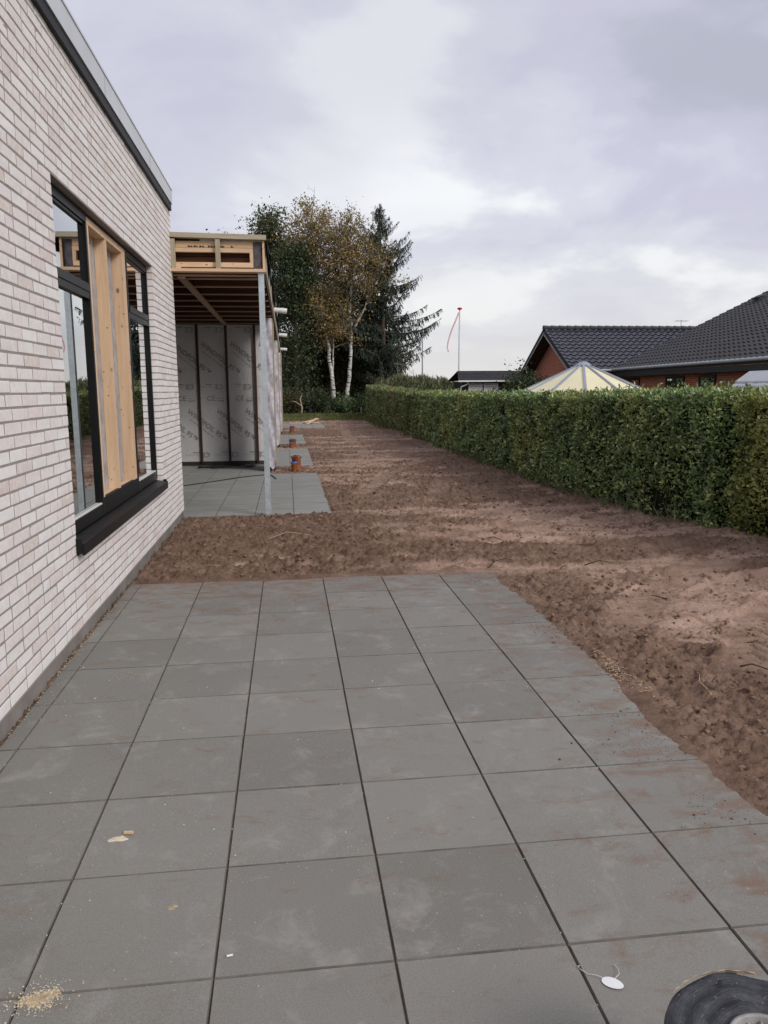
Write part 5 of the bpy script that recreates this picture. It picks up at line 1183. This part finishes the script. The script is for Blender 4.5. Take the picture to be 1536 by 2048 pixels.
MB().prism([PB(lenB-.6, .55, -.30), PB(lenB-.6, SL, SL*tanB-.4), PB(lenB-.6, SL, -2.5), PB(lenB-.6, .55, -2.5)], tuple(dB*.1)).build('gable_wall', MT['redA'], hB)
def awin(y0, y1, panes, z0=.95, z1=2.0):
    a0 = (y0-E1.y)/dB.y; a1 = (y1-E1.y)/dB.y; wn = empty('window', PB((a0+a1)/2, .46, z0-2.40)-hB.location); wn.parent = hB
    fr = MB(); zz0, zz1 = z0-2.40, z1-2.40
    def slab(m, b0, b1, c0, c1, x0, x1): m.add([PB(b0, x0, c0), PB(b1, x0, c0), PB(b1, x0, c1), PB(b0, x0, c1), PB(b0, x1, c0), PB(b1, x1, c0), PB(b1, x1, c1), PB(b0, x1, c1)], [(0, 1, 2, 3), (7, 6, 5, 4), (0, 4, 5, 1), (1, 5, 6, 2), (2, 6, 7, 3), (3, 7, 4, 0)])
    slab(fr, a0, a0+.08, zz0, zz1, .45, .499); slab(fr, a1-.08, a1, zz0, zz1, .45, .499); slab(fr, a0+.08, a1-.08, zz1-.08, zz1, .451, .499); slab(fr, a0+.08, a1-.08, zz0, zz0+.08, .451, .499)
    for k in range(1, panes): c = a0+(a1-a0)*k/panes; slab(fr, c-.05, c+.05, zz0+.08, zz1-.08, .452, .499)
    fr.build('frame', MT['dark_paint'], wn)
    for k in range(panes):
        b0 = a0+(a1-a0)*k/panes+.06; b1 = a0+(a1-a0)*(k+1)/panes-.06; gl_ = MB(); slab(gl_, b0, b1, zz0+.085, zz1-.085, .478, .486); gl_.build('pane', MT['glass'], wn)
        cu_ = MB(); slab(cu_, b0, b1, zz0+.085, zz1-.085, .492, .497); cu_.build('blind', MT['curtain'], wn)
MT['curtain'] = simple('grey_green_curtain', (0.22, 0.25, 0.21), 0.8, 0.2, 0, 0.5, 3, 0)
awin(19.55, 21.05, 2); awin(17.3, 18.45, 1); awin(14.2, 15.4, 1); awin(23.5, 24.5, 1)
vt = MB(); c = PB(lenB-1.3, 5.45, 5.45*tanB); vt.obox(c+Vector((0, 0, .07)), dB*.2, pB*.16, Vector((0, 0, .10))); vt.obox(c+Vector((0, 0, .18))-pB*.05, dB*.24, (pB+Vector((0, 0, .3)))*.2, Vector((0, 0, .02))); vt.build('roof_vent', MT['tileB'], rB)

# shed
sh = empty('garden_shed', (12.2, 34.5, 0), 'small dark garden shed with felt roof and white gutter', 'shed')
B(10.4, 14.4, 33.75, 36.0, -.1, 2.02).build('wall', MT['dark_paint'], sh)
srf = MB().add([(10.1, 33.4, 2.05), (14.6, 33.4, 2.05), (14.6, 34.7, 2.58), (10.34, 34.7, 2.58), (10.1, 33.4, 2.0), (14.6, 33.4, 2.0), (14.6, 34.7, 2.52), (10.34, 34.7, 2.52), (10.1, 36.2, 2.05), (14.6, 36.2, 2.05)], [(0, 1, 2, 3), (7, 6, 5, 4), (0, 4, 5, 1), (0, 3, 7, 4), (1, 5, 6, 2), (3, 2, 9, 8)]).build('roof', MT['felt'], sh)
for k in range(6):
    t = (k+.9)/6.6; y = 33.4+1.3*t; z = 2.05+.53*t; MB().bar((10.1+.24*t, y, z+.010), (14.6, y, z+.010), .03, .016).build('felt_lap', MT['felt'], srf)
MB().bar((10.08, 33.36, 2.02), (14.6, 33.36, 2.02), .09, .075).build('gutter', MT['white_paint'], sh)
MB().tube([(10.62, 33.38, 1.98), (10.60, 33.52, 1.86), (10.30, 33.62, 1.72), (10.27, 33.66, 1.5), (10.27, 33.7, 0)], .038, 8).build('downpipe', MT['white_paint'], sh)
for k, (a, b) in enumerate(((10.72, 11.47), (11.54, 12.32))):
    wn = empty('window', Vector((a, 33.7, 1.0))-sh.location); wn.parent = sh
    fr = MB(); fr.box(a, a+.05, 33.69, 33.745, 1.0, 1.90); fr.box(b-.05, b, 33.69, 33.745, 1.0, 1.90); fr.box(a+.05, b-.05, 33.69, 33.745, 1.85, 1.90); fr.box(a+.05, b-.05, 33.69, 33.745, 1.0, 1.06); fr.build('frame', MT['white_paint'], wn)
    for q in range(7): B(a+.05, b-.05, 33.715-.01*(q % 2), 33.735, 1.07+.11*q, 1.17+.11*q).build('blind_slat', MT['white_paint'], wn)

# pavilion with cream roof
pv = empty('garden_pavilion', (8.89, 13.1, 0), 'octagonal garden pavilion with cream roof panels and grey ribs', 'pavilion')
ap = Vector((8.89, 13.1, 2.24)); Rb = 1.80; zb = 1.42; nS = 12
crn = [Vector((8.89+Rb*math.cos(2*math.pi*(k+.38)/nS), 13.1+Rb*math.sin(2*math.pi*(k+.38)/nS), zb)) for k in range(nS)]
for k in range(nS):
    a, b = crn[k], crn[(k+1) % nS]; t1 = ap+(a-ap)*.06; t2 = ap+(b-ap)*.06
    MB().prism([a, b, t2, t1], (0, 0, -.03)).build('roof_panel', MT['cream'], pv)
    MB().bar(ap+Vector((0, 0, .012)), a+Vector((0, 0, .012)), .055, .035).build('rib', MT['rib'], pv)
    MB().bar(a+Vector((0, 0, -.04)), b+Vector((0, 0, -.04)), .05, .07).build('eave_rail', MT['rib'], pv)
    if k % 2 == 0: MB().bar((a.x*.985+8.89*.015, a.y*.985+13.1*.015, -.08), (a.x*.985+8.89*.015, a.y*.985+13.1*.015, zb-.075), .07, .07, (0, 1, 0)).build('post', MT['rib'], pv)
MB().lathe((8.89, 13.1, 0), [(0.20, 2.155), (0.205, 2.185), (.10, 2.265), (.0, 2.285)], 12).build('cap', MT['rib'], pv)

# flagpole
fp = empty('flagpole', (11.6, 40, -.05), 'tall white flagpole with red knob and hanging red white pennant', 'flagpole')
MB().tube([(11.6, 40, -.1), (11.62, 40, 6.3)], [.07, .045], 10).build('pole', MT['white_paint'], fp)
MB().lathe((11.62, 40, 0), [(0, 6.45), (.13, 6.42), (.15, 6.37), (.11, 6.32), (0, 6.30)], 14).build('knob', MT['red'], fp, True)
pth = [(11.58, 40, 6.16), (11.48, 39.95, 5.95), (11.34, 39.92, 5.62), (11.17, 39.93, 5.23), (11.02, 39.96, 4.80), (10.92, 39.98, 4.42), (10.87, 40, 4.1), (10.95, 40, 3.82)]
def ribbon(o0, o1):
    vs = []
    for i, q in enumerate(pth):
        wdt = .06*(1-.5*i/7); vs += [(q[0]+wdt*(o0-.5)*2, q[1]+.02*o0, q[2]+.02*(o0-.5)), (q[0]+wdt*(o1-.5)*2, q[1]+.02*o1, q[2]+.02*(o1-.5))]
    n = len(pth); bk = [(x, y+.012, z) for x, y, z in vs]
    return MB().add(vs+bk, [(2*i, 2*i+1, 2*i+3, 2*i+2) for i in range(n-1)]+[(2*n+2*i, 2*n+2*i+2, 2*n+2*i+3, 2*n+2*i+1) for i in range(n-1)]+[(2*i, 2*i+2, 2*n+2*i+2, 2*n+2*i) for i in range(n-1)]+[(2*i+1, 2*n+2*i+1, 2*n+2*i+3, 2*i+3) for i in range(n-1)])
pn = empty('pennant', Vector(pth[0])-fp.location); pn.parent = fp
ribbon(0, .30).build('red_band', MT['red'], pn); ribbon(.30, .70).build('white_band', MT['white_paint'], pn); ribbon(.70, 1).build('red_band', MT['red'], pn)
lp = empty('lamp_post', (12.15, 56, -.05), 'thin grey pole standing far behind the spruce', 'pole')
MB().tube([(12.15, 56, -.1), (12.15, 56, 6.6)], [.07, .045], 8).build('pole', MT['gutter'], lp); MB().bar((12.15, 56, 6.6), (11.6, 56, 6.72), .12, .06).build('lamp_head', MT['gutter'], lp)
# canopy at the right edge
cn = empty('patio_canopy', (11.9, 8.4, 0), 'pale grey stepped patio canopy at the right edge above the hedge', 'canopy')
def hipr(x0, x1, y0, y1, z0, z1, ins, nm):
    MB().add([(x0, y0, z0), (x1, y0, z0), (x1, y1, z0), (x0, y1, z0), (x0+ins, y0+ins, z1), (x1-ins, y0+ins, z1), (x1-ins, y1-ins, z1), (x0+ins, y1-ins, z1), (x0, y0, z0-.035), (x1, y0, z0-.035), (x1, y1, z0-.035), (x0, y1, z0-.035)], [(4, 5, 6, 7), (0, 1, 5, 4), (1, 2, 6, 5), (2, 3, 7, 6), (3, 0, 4, 7), (8, 9, 1, 0), (9, 10, 2, 1), (10, 11, 3, 2), (11, 8, 0, 3), (11, 10, 9, 8)]).build(nm, MT['tent'], cn)
hipr(10.90, 13.0, 7.8, 9.6, 1.615, 1.67, .05, 'lower_roof'); hipr(10.96, 12.95, 7.86, 9.55, 1.715, 1.93, .20, 'upper_roof')
cp_ = MB()
for x, y in ((11.1, 7.95), (12.8, 7.95), (11.1, 9.4), (12.8, 9.4)): MB().bar((x, y, -.08), (x, y, 1.75), .06, .06, (0, 1, 0)).build('post', MT['dark_paint'], cn)
